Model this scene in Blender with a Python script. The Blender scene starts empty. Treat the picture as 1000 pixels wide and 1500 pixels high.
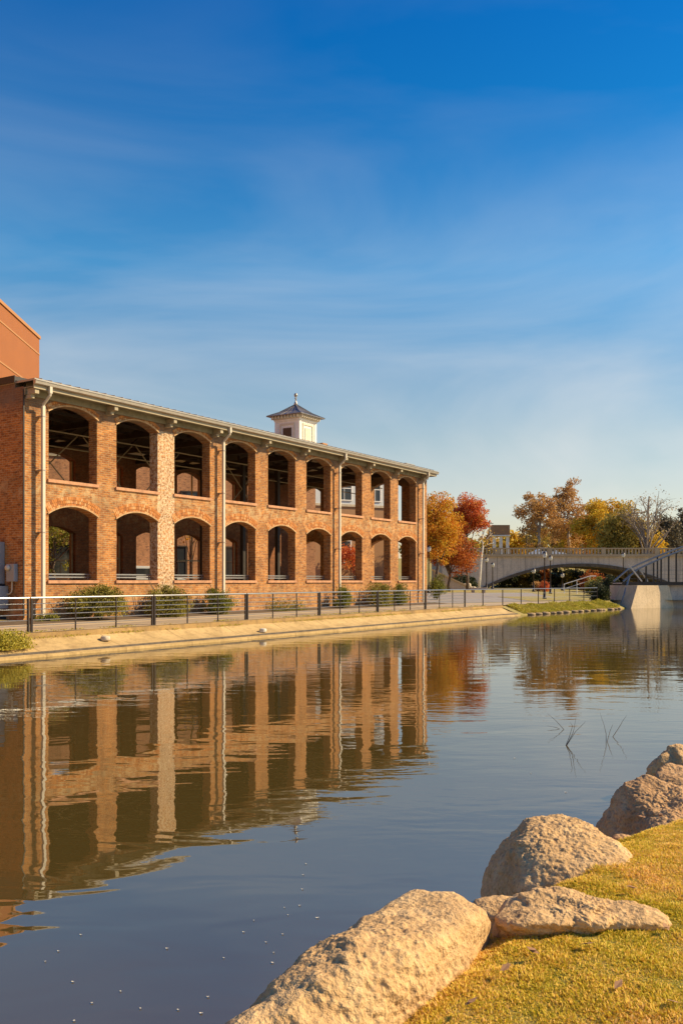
import bpy, bmesh, math, random
import numpy as np
from mathutils import Vector, Matrix
R = math.radians
random.seed(7); RNG = np.random.default_rng(7)
scene = bpy.context.scene
COL = scene.collection
TH = R(32.55); ST, CT = math.sin(TH), math.cos(TH)
EX = np.array([ST, CT, 0.0]); EY = np.array([-CT, ST, 0.0])      # along / into the brick hall
CORNER = np.array([-11.09, 31.0, 0.0]); BROT = math.atan2(CT, ST)
EYE = 2.2
def L(s, D, z=0.0):                                              # s along the facade, D distance of the plane (facade 26)
    p = CORNER + EX * s + EY * (D - 26.0); return (p[0], p[1], z)
def inv(x, y):
    v = np.array([x, y, 0.0]) - CORNER; return float(v @ EX), float(v @ EY) + 26.0
def gh(x, y):                                                    # far ground height
    s, D = inv(x, y)
    h = 0.62 + max(0.0, min(0.7, 0.05 * (D - 22.3)))
    if y > 119: h += 4.3 * min(1, (y - 119) / 14.0) ** 1.0 * (1 if x > -30 else .3)
    if y > 220: h += min(14, (y - 220) * .03)
    return h

# ------------------------------------------------------------------ noise (numpy)
_perm = RNG.permutation(512).astype(np.int64); _perm = np.concatenate([_perm, _perm, _perm])
_val = RNG.random(512)
def vnoise(p):
    i = np.floor(p).astype(np.int64); f = p - i; f = f * f * (3 - 2 * f); i &= 255
    def h(a, b, c): return _val[_perm[_perm[_perm[a & 255] + (b & 255)] + (c & 255)] & 511]
    r = 0
    for dx in (0, 1):
        for dy in (0, 1):
            for dz in (0, 1):
                w = (f[:, 0] if dx else 1 - f[:, 0]) * (f[:, 1] if dy else 1 - f[:, 1]) * (f[:, 2] if dz else 1 - f[:, 2])
                r = r + w * h(i[:, 0] + dx, i[:, 1] + dy, i[:, 2] + dz)
    return r * 2 - 1
def fbm(p, o=4):
    r = 0; a = 1.0
    for k in range(o): r = r + a * vnoise(p * 2 ** k + 17.3 * k); a *= .5
    return r

# ------------------------------------------------------------------ materials
MATS = {}
def nt(name):
    m = bpy.data.materials.new(name); m.use_nodes = True; t = m.node_tree
    for n in list(t.nodes): t.nodes.remove(n)
    out = t.nodes.new('ShaderNodeOutputMaterial'); b = t.nodes.new('ShaderNodeBsdfPrincipled')
    t.links.new(b.outputs[0], out.inputs[0]); MATS[name] = m
    return m, t, b, out
def N(t, typ, **k):
    n = t.nodes.new(typ)
    for a, v in k.items(): setattr(n, a, v)
    return n
def mixc(t, fac, a, b, mode='MIX'):
    n = t.nodes.new('ShaderNodeMix'); n.data_type = 'RGBA'; n.blend_type = mode
    for idx, v in ((0, fac), (6, a), (7, b)):
        if hasattr(v, 'links') or hasattr(v, 'is_linked'): t.links.new(v, n.inputs[idx])
        elif idx == 0: n.inputs[0].default_value = v
        else: n.inputs[idx].default_value = (*v, 1)
    return n.outputs[2]
def mth(t, op, a, b=None, c=None):
    n = t.nodes.new('ShaderNodeMath'); n.operation = op
    for i, v in enumerate((a, b, c)):
        if v is None: continue
        if hasattr(v, 'is_linked'): t.links.new(v, n.inputs[i])
        else: n.inputs[i].default_value = v
    return n.outputs[0]
def noise(t, vec, scale, detail=4, rough=.55, dist=0):
    n = N(t, 'ShaderNodeTexNoise'); n.inputs['Scale'].default_value = scale; n.inputs['Detail'].default_value = detail
    n.inputs['Roughness'].default_value = rough; n.inputs['Distortion'].default_value = dist
    if vec is not None: t.links.new(vec, n.inputs['Vector'])
    return n.outputs['Fac']
def ramp(t, fac, stops, interp='LINEAR'):
    n = N(t, 'ShaderNodeValToRGB'); cr = n.color_ramp; cr.interpolation = interp
    while len(cr.elements) < len(stops): cr.elements.new(.5)
    for e, (p, c) in zip(cr.elements, stops):
        e.position = p; e.color = (*c, 1) if len(c) == 3 else c
    t.links.new(fac, n.inputs[0]); return n.outputs[0]
def rmap(t, v, a, b, c=0, d=1):
    n = N(t, 'ShaderNodeMapRange'); t.links.new(v, n.inputs[0])
    for i, x in zip((1, 2, 3, 4), (a, b, c, d)): n.inputs[i].default_value = x
    return n.outputs[0]
def bump(t, b, h, s, d):
    n = N(t, 'ShaderNodeBump'); n.inputs['Strength'].default_value = s; n.inputs['Distance'].default_value = d
    t.links.new(h, n.inputs['Height']); t.links.new(n.outputs[0], b.inputs['Normal'])
def objco(t, scale=(1, 1, 1)):
    tc = N(t, 'ShaderNodeTexCoord'); mp = N(t, 'ShaderNodeMapping'); mp.inputs['Scale'].default_value = scale
    t.links.new(tc.outputs['Object'], mp.inputs[0]); return mp.outputs[0]
def plain(name, col, rough=.6, metal=0, var=.18, sc=3, bs=.0, col2=None, stretch=(1, 1, 1)):
    m, t, b, o = nt(name); v = objco(t, stretch)
    n = noise(t, v, sc, 6, .65)
    lo = tuple(c * (1 - var) for c in col); hi = tuple(min(1, c * (1 + var)) for c in (col2 or col))
    c = ramp(t, n, [(.3, lo), (.7, hi)]); t.links.new(c, b.inputs['Base Color'])
    b.inputs['Roughness'].default_value = rough; b.inputs['Metallic'].default_value = metal
    if bs: bump(t, b, noise(t, v, sc * 9, 5, .7), bs, .03)
    return m
def brick(name, c1, c2, mortar, vert=True, wear=1.0, dark=(.10, .05, .035)):
    m, t, b, o = nt(name); tc = N(t, 'ShaderNodeTexCoord'); sp = N(t, 'ShaderNodeSeparateXYZ'); t.links.new(tc.outputs['Object'], sp.inputs[0])
    u = mth(t, 'ADD', sp.outputs[0], sp.outputs[1]); cb = N(t, 'ShaderNodeCombineXYZ')
    t.links.new(u, cb.inputs[0]); t.links.new(sp.outputs[2], cb.inputs[1])
    br = N(t, 'ShaderNodeTexBrick'); br.inputs['Scale'].default_value = 1
    br.inputs['Brick Width'].default_value = .23; br.inputs['Row Height'].default_value = .082
    br.inputs['Mortar Size'].default_value = .011; br.inputs['Mortar Smooth'].default_value = .3; br.inputs['Bias'].default_value = -.1
    br.inputs['Color1'].default_value = (*c1, 1); br.inputs['Color2'].default_value = (*c2, 1); br.inputs['Mortar'].default_value = (*mortar, 1)
    t.links.new(cb.outputs[0], br.inputs['Vector'])
    v = tc.outputs['Object']
    n1 = noise(t, v, .9, 4, .65, .3); n2 = noise(t, v, 5.5, 3, .7); 
    mp = N(t, 'ShaderNodeMapping'); mp.inputs['Scale'].default_value = (3.2, 3.2, 12); t.links.new(v, mp.inputs[0])
    n3 = noise(t, mp.outputs[0], 1, 3, .7)
    c = mixc(t, rmap(t, n3, .50, .66, 0, .8), br.outputs['Color'], dark)         # dark bricks
    c = mixc(t, rmap(t, n2, .55, .70, 0, .55 * wear), c, (.64, .45, .25))          # lime and mortar smears
    # pale patches above the lower arches and at plinth height
    zz = sp.outputs[2]
    band = mth(t, 'MAXIMUM', rmap(t, mth(t, 'ABSOLUTE', mth(t, 'SUBTRACT', zz, 5.45)), .1, .55, 1, 0), rmap(t, zz, 1.2, 2.3, .7, 0))
    pat = mth(t, 'MULTIPLY', rmap(t, noise(t, v, 2.6, 5, .7, .6), .47, .60, 0, .8 * wear), band)
    c = mixc(t, pat, c, (.56, .39, .20))
    # soot high on the wall, plus eave shade painted into the colour
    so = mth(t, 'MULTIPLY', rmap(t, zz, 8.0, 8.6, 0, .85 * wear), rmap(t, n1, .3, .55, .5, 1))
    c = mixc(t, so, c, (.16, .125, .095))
    ms = N(t, 'ShaderNodeMapping'); ms.inputs['Scale'].default_value = (2.4, 2.4, .35); t.links.new(v, ms.inputs[0])
    c = mixc(t, rmap(t, noise(t, ms.outputs[0], 1, 7, .75, .4), .52, .70, 0, .5 * wear), c, (.20, .10, .05))
    hs = N(t, 'ShaderNodeHueSaturation'); t.links.new(c, hs.inputs['Color']); t.links.new(rmap(t, n1, .3, .7, .70, 1.18), hs.inputs['Value'])
    if wear >= 1:   # one pier between the second and third openings has scraped white paint
        inb = mth(t, 'LESS_THAN', mth(t, 'ABSOLUTE', mth(t, 'SUBTRACT', sp.outputs[0], 7.06)), .5)
        pp = mth(t, 'MULTIPLY', mth(t, 'MULTIPLY', inb, rmap(t, noise(t, v, 10, 6, .8), .46, .54, 0, .9)), mth(t, 'LESS_THAN', zz, 8.4))
        c2_ = mixc(t, pp, hs.outputs[0], (.72, .55, .36))
    else: c2_ = hs.outputs[0]
    t.links.new(c2_, b.inputs['Base Color'])
    b.inputs['Roughness'].default_value = .9
    hgt = mth(t, 'ADD', mth(t, 'MULTIPLY', br.outputs['Fac'], -.6), mth(t, 'MULTIPLY', n3, .8))
    bump(t, b, hgt, .8, .02)
    return m
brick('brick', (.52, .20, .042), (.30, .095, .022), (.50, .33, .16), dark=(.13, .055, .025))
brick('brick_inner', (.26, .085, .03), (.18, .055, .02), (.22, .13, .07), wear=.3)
brick('terra_wall_brick', (.50, .23, .10), (.42, .18, .08), (.44, .27, .16), wear=0)
def ring_mat():
    m, t, b, o = nt('brick_ring'); g = N(t, 'ShaderNodeNewGeometry')
    c = ramp(t, g.outputs['Random Per Island'], [(0, (.28, .10, .03)), (.35, (.46, .17, .04)), (.7, (.52, .21, .055)), (1, (.58, .35, .16))])
    n = noise(t, objco(t), 7, 6, .7); c = mixc(t, rmap(t, n, .55, .7, 0, .5), c, (.6, .46, .33)); t.links.new(c, b.inputs['Base Color']); b.inputs['Roughness'].default_value = .9
ring_mat()
plain('drip', (.48, .30, .15), .85, var=.35, sc=9, bs=.3)
plain('sill', (.50, .25, .13), .8, var=.3, sc=6, bs=.2)
plain('cream_pipe', (.60, .53, .42), .45, var=.06, sc=2)
plain('gutter', (.40, .36, .31), .35, .5, .15, 3)
plain('fascia', (.36, .30, .20), .7, var=.25, sc=2.5, stretch=(.3, 1, 3))
plain('soffit', (.22, .19, .12), .8, var=.3, sc=4)
plain('roof_metal', (.38, .34, .29), .45, .3, .12, 2)
plain('timber_dark', (.045, .028, .02), .8, var=.3, sc=5)
plain('steel_dark', (.035, .03, .03), .55, .2, .2, 5)
plain('steel_rail', (.33, .33, .33), .3, .75, .12, 6)
plain('post_dark', (.045, .035, .032), .4, .5, .2, 6)
plain('white_paint', (.78, .76, .72), .55, var=.08, sc=4)
plain('cupola_white', (.80, .76, .70), .6, var=.12, sc=5)
plain('cupola_cream', (.66, .58, .46), .7, var=.15, sc=8)
plain('cupola_roof', (.20, .18, .17), .4, .4, .35, 3, stretch=(4, 4, .4))
plain('cabinet_grey', (.33, .35, .37), .5, .1, .08, 4)
plain('cabinet_dark', (.03, .03, .035), .6)
plain('terracotta_metal', (.32, .105, .012), .55, .0, .05, .6)
plain('terracotta_trim', (.42, .20, .07), .6, .0, .05, .6)
plain('tan_wall', (.36, .20, .10), .85, var=.08, sc=1.5)
plain('siding', (.55, .58, .60), .7, var=.05)
plain('stone_tan', (.46, .36, .26), .9, var=.3, sc=5, bs=.6)
plain('edge_stone', (.30, .21, .12), .9, var=.4, sc=5, bs=.6)
plain('stone_pale', (.52, .43, .31), .9, var=.2, sc=5, bs=.4)
plain('bark', (.13, .095, .07), .95, var=.35, sc=7, bs=.5)
plain('bark_pale', (.42, .36, .30), .9, var=.35, sc=4, bs=.3)
plain('bark_grey', (.25, .20, .155), .9, var=.3, sc=4)
plain('birch_bark', (.72, .68, .62), .8, var=.3, sc=5)
plain('soil', (.11, .075, .045), .95, var=.3, sc=5, bs=.4)
plain('petal', (.60, .55, .46), .6, var=.1, sc=20)
plain('dry_leaf', (.36, .19, .09), .8, var=.2, sc=20)
plain('van_paint', (.62, .66, .70), .3, .1, .03)
plain('tyre', (.02, .02, .02), .8)
plain('rust', (.5, .17, .05), .8, var=.3)
plain('truss_steel', (.20, .23, .26), .5, .4, .12, 3)
plain('edge_dark', (.10, .08, .06), .95, var=.4, sc=3)
m, t, b, o = nt('glass_dark'); b.inputs['Base Color'].default_value = (.03, .035, .04, 1); b.inputs['Roughness'].default_value = .06
m, t, b, o = nt('lamp_glass'); b.inputs['Base Color'].default_value = (.75, .74, .68, 1); b.inputs['Roughness'].default_value = .25; b.inputs['Transmission Weight'].default_value = .3
# concrete with stains
def concrete(name, c, c2, stain=(.2, .15, .1), joints=None, st=.5):
    m, t, b, o = nt(name); tc = N(t, 'ShaderNodeTexCoord'); v = tc.outputs['Object']
    n = noise(t, v, .9, 5, .65, .4); n2 = noise(t, v, 8, 3, .7)
    col = ramp(t, n, [(.3, c2), (.65, c)]); col = mixc(t, rmap(t, n2, .5, .68, 0, .45), col, stain)
    mp = N(t, 'ShaderNodeMapping'); mp.inputs['Scale'].default_value = (1.6, 1.6, .15); t.links.new(v, mp.inputs[0])
    col = mixc(t, rmap(t, noise(t, mp.outputs[0], 1, 6, .75), .5, .72, 0, st), col, stain)
    if joints:
        sp = N(t, 'ShaderNodeSeparateXYZ'); t.links.new(v, sp.inputs[0])
        j = mth(t, 'LESS_THAN', mth(t, 'FRACT', mth(t, 'DIVIDE', sp.outputs[0], joints)), .02)
        col = mixc(t, mth(t, 'MULTIPLY', j, .6), col, stain)
    t.links.new(col, b.inputs['Base Color']); b.inputs['Roughness'].default_value = .9; bump(t, b, n2, .35, .02)
concrete('concrete_bank', (.56, .39, .175), (.40, .27, .11), (.24, .15, .06), joints=3.1, st=.85)
concrete('kerb_brown', (.40, .25, .09), (.26, .16, .06), (.14, .09, .04), st=.8)  # darker and browner than the bank concrete
concrete('concrete_walk', (.47, .36, .23), (.40, .30, .19), (.34, .26, .18), joints=1.6, st=.2)
concrete('concrete_bridge', (.60, .51, .42), (.48, .41, .34), (.15, .13, .115), joints=3.3, st=.6)
concrete('concrete_abut', (.76, .58, .36), (.62, .47, .28), (.33, .24, .15), joints=1.05, st=.4)
concrete('asphalt', (.30, .265, .24), (.25, .22, .205), (.20, .17, .155), st=.1)
# ground / lawn
def lawn(name, stops, sc=1.2):
    m, t, b, o = nt(name); v = objco(t)
    n = noise(t, v, sc, 8, .7, .3); n2 = noise(t, v, sc * 25, 4, .8)
    col = ramp(t, n, stops); col = mixc(t, rmap(t, n2, .4, .7, 0, .5), col, (.10, .075, .02))
    t.links.new(col, b.inputs['Base Color']); b.inputs['Roughness'].default_value = .95; bump(t, b, n2, .7, .05)
lawn('lawn', [(.3, (.27, .24, .05)), (.5, (.36, .29, .09)), (.7, (.42, .30, .13))], .5)
lawn('near_soil', [(.3, (.28, .27, .02)), (.5, (.42, .33, .05)), (.7, (.54, .36, .11))], 2.5)
def leafmat(name, stops, trans=.35, nscale=.8, nmix=.6, rough=.6):
    m, t, b, o = nt(name); g = N(t, 'ShaderNodeNewGeometry')
    v = objco(t); n = noise(t, v, nscale, 4, .6)
    f = mth(t, 'ADD', mth(t, 'MULTIPLY', rmap(t, n, .25, .75), nmix), mth(t, 'MULTIPLY', g.outputs['Random Per Island'], 1 - nmix))
    c = ramp(t, f, stops)
    t.links.new(c, b.inputs['Base Color']); b.inputs['Roughness'].default_value = rough
    b.inputs['Specular IOR Level'].default_value = .25
    tr = N(t, 'ShaderNodeBsdfTranslucent'); t.links.new(c, tr.inputs[0]); mx = N(t, 'ShaderNodeMixShader'); mx.inputs[0].default_value = trans
    t.links.new(b.outputs[0], mx.inputs[1]); t.links.new(tr.outputs[0], mx.inputs[2]); t.links.new(mx.outputs[0], o.inputs[0])
leafmat('leaf_yellow', [(.2, (.56, .17, .02)), (.45, (.70, .32, .03)), (.68, (.72, .48, .05)), (.9, (.48, .44, .06))])
leafmat('leaf_rust', [(.15, (.22, .05, .015)), (.5, (.48, .13, .025)), (.8, (.60, .28, .05))])
leafmat('leaf_red', [(.15, (.44, .08, .035)), (.45, (.62, .14, .05)), (.65, (.68, .24, .05)), (.9, (.62, .46, .10))])
leafmat('leaf_brown', [(.1, (.30, .15, .06)), (.5, (.54, .31, .11)), (.8, (.70, .42, .12))])
leafmat('leaf_gold', [(.15, (.50, .28, .04)), (.5, (.72, .46, .04)), (.85, (.78, .60, .06))])
leafmat('leaf_olive', [(.15, (.24, .17, .04)), (.5, (.42, .31, .06)), (.85, (.58, .44, .08))])
leafmat('leaf_grey', [(.15, (.24, .17, .11)), (.5, (.36, .26, .15)), (.85, (.50, .36, .18))])
leafmat('leaf_darkgreen', [(.15, (.02, .03, .012)), (.5, (.045, .055, .02)), (.85, (.10, .10, .03))], .2)
leafmat('leaf_evergreen', [(.15, (.08, .075, .05)), (.5, (.14, .12, .08)), (.85, (.22, .17, .10))], .2)
leafmat('leaf_green', [(.15, (.10, .11, .02)), (.5, (.20, .20, .03)), (.85, (.38, .33, .05))])
leafmat('leaf_plant', [(.1, (.06, .05, .015)), (.4, (.20, .17, .03)), (.7, (.38, .34, .06)), (1, (.55, .45, .14))], .3, 1.5)
leafmat('blade', [(.12, (.34, .32, .015)), (.34, (.64, .52, .035)), (.56, (.86, .60, .09)), (.82, (.92, .58, .22))], .4, 1.3, .55)
leafmat('verge_grass', [(.15, (.30, .28, .03)), (.5, (.46, .40, .05)), (.85, (.55, .44, .10))], .35, .6)
def rockmat(name, base, hi, lo, dark):
    m, t, b, o = nt(name); v = objco(t)
    n = noise(t, v, 2.2, 8, .65, .5); n2 = noise(t, v, 36, 3, .65); n3 = noise(t, v, 9, 4, .65, .8)
    vo = N(t, 'ShaderNodeTexVoronoi'); vo.inputs['Scale'].default_value = 34; t.links.new(v, vo.inputs['Vector'])
    c = ramp(t, n, [(.28, lo), (.5, base), (.72, hi)])
    c = mixc(t, rmap(t, n2, .54, .68, 0, .6), c, dark); c = mixc(t, rmap(t, n2, .46, .36, 0, .35), c, hi); c = mixc(t, rmap(t, noise(t, v, 3.4, 5, .7, 1.2), .54, .64, 0, .6), c, lo); c = mixc(t, rmap(t, n3, .56, .7, 0, .5), c, hi)
    vf = N(t, 'ShaderNodeTexVoronoi'); vf.inputs['Scale'].default_value = 95; t.links.new(v, vf.inputs['Vector'])
    c = mixc(t, rmap(t, vf.outputs['Distance'], .12, .3, .45, 0), c, dark)
    gp = N(t, 'ShaderNodeNewGeometry'); sz = N(t, 'ShaderNodeSeparateXYZ'); t.links.new(gp.outputs['Position'], sz.inputs[0])
    wet = rmap(t, mth(t, 'ADD', sz.outputs[2], mth(t, 'MULTIPLY', n3, .06)), .06, .11, .75, 0); c = mixc(t, wet, c, dark)
    t.links.new(c, b.inputs['Base Color']); b.inputs['Roughness'].default_value = .88
    h = mth(t, 'ADD', mth(t, 'MULTIPLY', n2, -1.3), mth(t, 'MULTIPLY', vo.outputs['Distance'], .5)); h = mth(t, 'ADD', h, mth(t, 'MULTIPLY', n3, 1.0))
    bump(t, b, h, .8, .017)
rockmat('rock', (.60, .375, .165), (.74, .51, .26), (.42, .25, .11), (.20, .11, .05))
rockmat('rock_red', (.50, .29, .13), (.66, .43, .22), (.34, .18, .08), (.15, .08, .035))
# water
def water():
    m, t, b, o = nt('water'); tc = N(t, 'ShaderNodeTexCoord'); v = tc.outputs['Object']
    b.inputs['Base Color'].default_value = (.074, .051, .014, 1); b.inputs['Roughness'].default_value = .015; b.inputs['IOR'].default_value = 2.6
    mp = N(t, 'ShaderNodeMapping'); mp.inputs['Rotation'].default_value = (0, 0, R(-12)); mp.inputs['Scale'].default_value = (.8, 1.7, 1); t.links.new(v, mp.inputs[0])
    a = noise(t, mp.outputs[0], .9, 2, .45, .6); c = noise(t, mp.outputs[0], 4.2, 2, .5, .3)
    e = noise(t, v, .09, 3, .5)                       # patches of calm and of ripple
    c2 = mth(t, 'MULTIPLY', c, rmap(t, e, .42, .60, .03, .32))
    h = mth(t, 'ADD', mth(t, 'MULTIPLY', a, .9), c2)
    bump(t, b, h, .155, .05)
water()

# ------------------------------------------------------------------ mesh builder
class MB:
    def __init__(s): s.v = []; s.f = []
    def q(s, *pts):
        n = len(s.v); s.v += [tuple(p) for p in pts]; s.f.append(tuple(range(n, n + len(pts)))); return s
    def box(s, x0, x1, y0, y1, z0, z1, fn=None):
        n = len(s.v); P = [(x, y, z) for z in (z0, z1) for y in (y0, y1) for x in (x0, x1)]
        if fn: P = [fn(*p) for p in P]
        s.v += P
        s.f += [tuple(n + i for i in f) for f in ((0, 2, 3, 1), (4, 5, 7, 6), (0, 1, 5, 4), (2, 6, 7, 3), (0, 4, 6, 2), (1, 3, 7, 5))]
        return s
    def tube(s, pts, r, n=6, caps=True):
        pts = [Vector(p) for p in pts]; rs = r if isinstance(r, (list, tuple)) else [r] * len(pts)
        b0 = len(s.v); up = None
        for i, p in enumerate(pts):
            d = (pts[min(i + 1, len(pts) - 1)] - pts[max(i - 1, 0)]).normalized()
            if up is None: up = d.orthogonal().normalized()
            up = (up - d * up.dot(d)); up = up.normalized() if up.length > 1e-6 else d.orthogonal().normalized()
            w = d.cross(up)
            for k in range(n):
                a = 2 * math.pi * k / n; s.v.append(tuple(p + (up * math.cos(a) + w * math.sin(a)) * rs[i]))
        for i in range(len(pts) - 1):
            for k in range(n):
                a = b0 + i * n + k; c = b0 + i * n + (k + 1) % n; s.f.append((a, c, c + n, a + n))
        if caps:
            s.f.append(tuple(b0 + k for k in reversed(range(n)))); e = b0 + (len(pts) - 1) * n; s.f.append(tuple(e + k for k in range(n)))
        return s
    def bar(s, a, b, w, h):                                    # rectangular bar between two points
        a = Vector(a); b = Vector(b); d = (b - a).normalized(); sd = d.cross(Vector((0, 0, 1)))
        sd = sd.normalized() if sd.length > 1e-4 else Vector((1, 0, 0)); up = sd.cross(d)
        n = len(s.v)
        for p in (a, b):
            for i, j in ((-1, -1), (1, -1), (1, 1), (-1, 1)): s.v.append(tuple(p + sd * i * w / 2 + up * j * h / 2))
        s.f += [tuple(n + i for i in f) for f in ((0, 3, 2, 1), (4, 5, 6, 7), (0, 1, 5, 4), (1, 2, 6, 5), (2, 3, 7, 6), (3, 0, 4, 7))]
        return s
    def lathe(s, prof, n=12, c=(0, 0)):
        b0 = len(s.v)
        for r, z in prof:
            for k in range(n):
                a = 2 * math.pi * k / n; s.v.append((c[0] + r * math.cos(a), c[1] + r * math.sin(a), z))
        for i in range(len(prof) - 1):
            for k in range(n):
                a = b0 + i * n + k; d = b0 + i * n + (k + 1) % n; s.f.append((a, d, d + n, a + n))
        s.f.append(tuple(b0 + k for k in reversed(range(n)))); e = b0 + (len(prof) - 1) * n; s.f.append(tuple(e + k for k in range(n)))
        return s
    def build(s, name, mat, parent=None, loc=None, rotz=0, smooth=False, bevel=0):
        me = bpy.data.meshes.new(name); me.from_pydata(s.v, [], s.f); me.update()
        return link(name, me, mat, parent, loc, rotz, smooth, bevel)
def link(name, me, mat, parent=None, loc=None, rotz=0, smooth=False, bevel=0):
    o = bpy.data.objects.new(name, me); COL.objects.link(o)
    me.materials.append(MATS[mat] if isinstance(mat, str) else mat)
    if parent: o.parent = parent
    if loc is not None: o.location = loc
    o.rotation_euler = (0, 0, rotz)
    if smooth: me.polygons.foreach_set('use_smooth', [True] * len(me.polygons))
    if bevel:
        bm = bmesh.new(); bm.from_mesh(me); bmesh.ops.bevel(bm, geom=list(bm.edges), offset=bevel, segments=2, affect='EDGES', profile=.7); bm.to_mesh(me); bm.free()
    return o
def nquads(name, V, mat, parent=None, loc=None, rotz=0):         # V: (n,4,3) array of separate quads
    n = len(V); me = bpy.data.meshes.new(name); me.vertices.add(4 * n); me.vertices.foreach_set('co', V.reshape(-1).astype(np.float32))
    me.loops.add(4 * n); me.loops.foreach_set('vertex_index', np.arange(4 * n, dtype=np.int32))
    me.polygons.add(n); me.polygons.foreach_set('loop_start', np.arange(0, 4 * n, 4, dtype=np.int32)); me.polygons.foreach_set('loop_total', np.full(n, 4, dtype=np.int32))
    me.update(calc_edges=True); return link(name, me, mat, parent, loc, rotz)
def leaves(P, size, droop=0.0, aspect=.6):
    n = len(P); d = RNG.normal(size=(n, 3)); d[:, 2] -= droop; d /= np.linalg.norm(d, axis=1)[:, None]
    e = RNG.normal(size=(n, 3)); e -= d * (d * e).sum(1)[:, None]; e /= np.linalg.norm(e, axis=1)[:, None]
    s = (size * RNG.uniform(.6, 1.35, n))[:, None]; a = d * s * .5; b_ = e * s * .5 * aspect
    return np.stack([P - a, P - a * .1 + b_, P + a, P + a * .1 - b_], 1)
def tag(o, label=None, cat=None, group=None, kind=None):
    if label: o['label'] = label
    if cat: o['category'] = cat
    if group: o['group'] = group
    if kind: o['kind'] = kind
    return o
def thing(name, label, cat, loc=(0, 0, 0), rotz=0, group=None):
    o = bpy.data.objects.new(name, None); COL.objects.link(o); o.location = loc; o.rotation_euler = (0, 0, rotz); o.empty_display_size = .3
    return tag(o, label, cat, group)
def dup(root, loc, rotz=None, label=None, scale=None):
    r = root.copy(); COL.objects.link(r); r.location = loc
    if rotz is not None: r.rotation_euler = (0, 0, rotz)
    if label: r['label'] = label
    if scale: r.scale = scale
    for ch in list(root.children):
        c = ch.copy(); COL.objects.link(c); c.parent = r
        for g in ch.children:
            d = g.copy(); COL.objects.link(d); d.parent = c
    return r

# ================================================================== CAMERA, SUN, SKY
cam = bpy.data.objects.new('camera', bpy.data.cameras.new('camera')); COL.objects.link(cam)
cam.location = (0, 0, EYE); cam.rotation_euler = (R(90), 0, 0)
cd = cam.data; cd.sensor_fit = 'VERTICAL'; cd.sensor_height = 36; cd.lens = 31.2; cd.shift_y = 101 / 1500; cd.clip_end = 8000; cd.clip_start = .05
scene.camera = cam
SUN_AZ, SUN_EL = R(4.0), R(36.5)                                   # azimuth from +X towards +Y
sdir = Vector((math.cos(SUN_EL) * math.cos(SUN_AZ), math.cos(SUN_EL) * math.sin(SUN_AZ), math.sin(SUN_EL)))
sl = bpy.data.lights.new('sun', 'SUN'); sl.energy = 5.0; sl.angle = R(.5); sl.color = (1, .77, .43)
so = bpy.data.objects.new('sun', sl); COL.objects.link(so); so.rotation_euler = (-sdir).to_track_quat('-Z', 'Y').to_euler()
w = bpy.data.worlds.new('World'); scene.world = w; w.use_nodes = True; t = w.node_tree
bg = t.nodes['Background']; sky = N(t, 'ShaderNodeTexSky'); sky.sky_type = 'NISHITA'; sky.sun_disc = False
sky.sun_elevation = SUN_EL; sky.sun_rotation = R(90) - SUN_AZ; sky.air_density = 1.0; sky.dust_density = .6; sky.ozone_density = 2.0
tc = N(t, 'ShaderNodeTexCoord'); nv = tc.outputs['Generated']
sp = N(t, 'ShaderNodeSeparateXYZ'); t.links.new(nv, sp.inputs[0])
el = rmap(t, sp.outputs[2], 0, .62)
tint = ramp(t, el, [(0, (1.35, 1.05, .85)), (.15, (1.2, 1.04, .885)), (.25, (1.01, 1.01, .9)), (.36, (.77, .98, 1.0)), (.53, (.42, 1.04, 1.26)), (.72, (.06, .74, 1.2)), (1, (.0, .56, 1.22))])
c = mixc(t, 1.0, sky.outputs[0], tint, 'MULTIPLY')
mp = N(t, 'ShaderNodeMapping'); mp.inputs['Scale'].default_value = (.9, .9, 3.2); mp.inputs['Rotation'].default_value = (0, R(12), 0); t.links.new(nv, mp.inputs[0])
cl = noise(t, mp.outputs[0], 2.0, 6, .5, .7)
cf = mth(t, 'MULTIPLY', rmap(t, cl, .40, .72, 0, .62), ramp(t, el, [(0, (.9,) * 3), (.35, (.8,) * 3), (.58, (.42,) * 3), (.72, (.14,) * 3), (.95, (.02,) * 3)]))
c = mixc(t, cf, c, (7.2, 7.0, 6.7))
t.links.new(c, bg.inputs[0]); bg.inputs[1].default_value = .085
scene.view_settings.view_transform = 'Standard'; scene.view_settings.look = 'None'; scene.view_settings.exposure = .55; scene.view_settings.gamma = 1
try:
    scene.cycles.max_bounces = 6; scene.cycles.transparent_max_bounces = 8
except Exception: pass

# ================================================================== WATER AND GROUND
mb = MB(); mb.q((-700, -300, 0), (900, -300, 0), (900, 420, 0), (-700, 420, 0)); tag(mb.build('water', 'water'), kind='structure')
def edgeD(s):                                                    # waterline distance along the far bank
    return 21.0 - (0 if s < 31 else min(1.9, (s - 31) * .105) if s < 49 else 1.9)
def bank_pt(s, off, z):
    return L(s, edgeD(s) + off, z)
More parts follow.
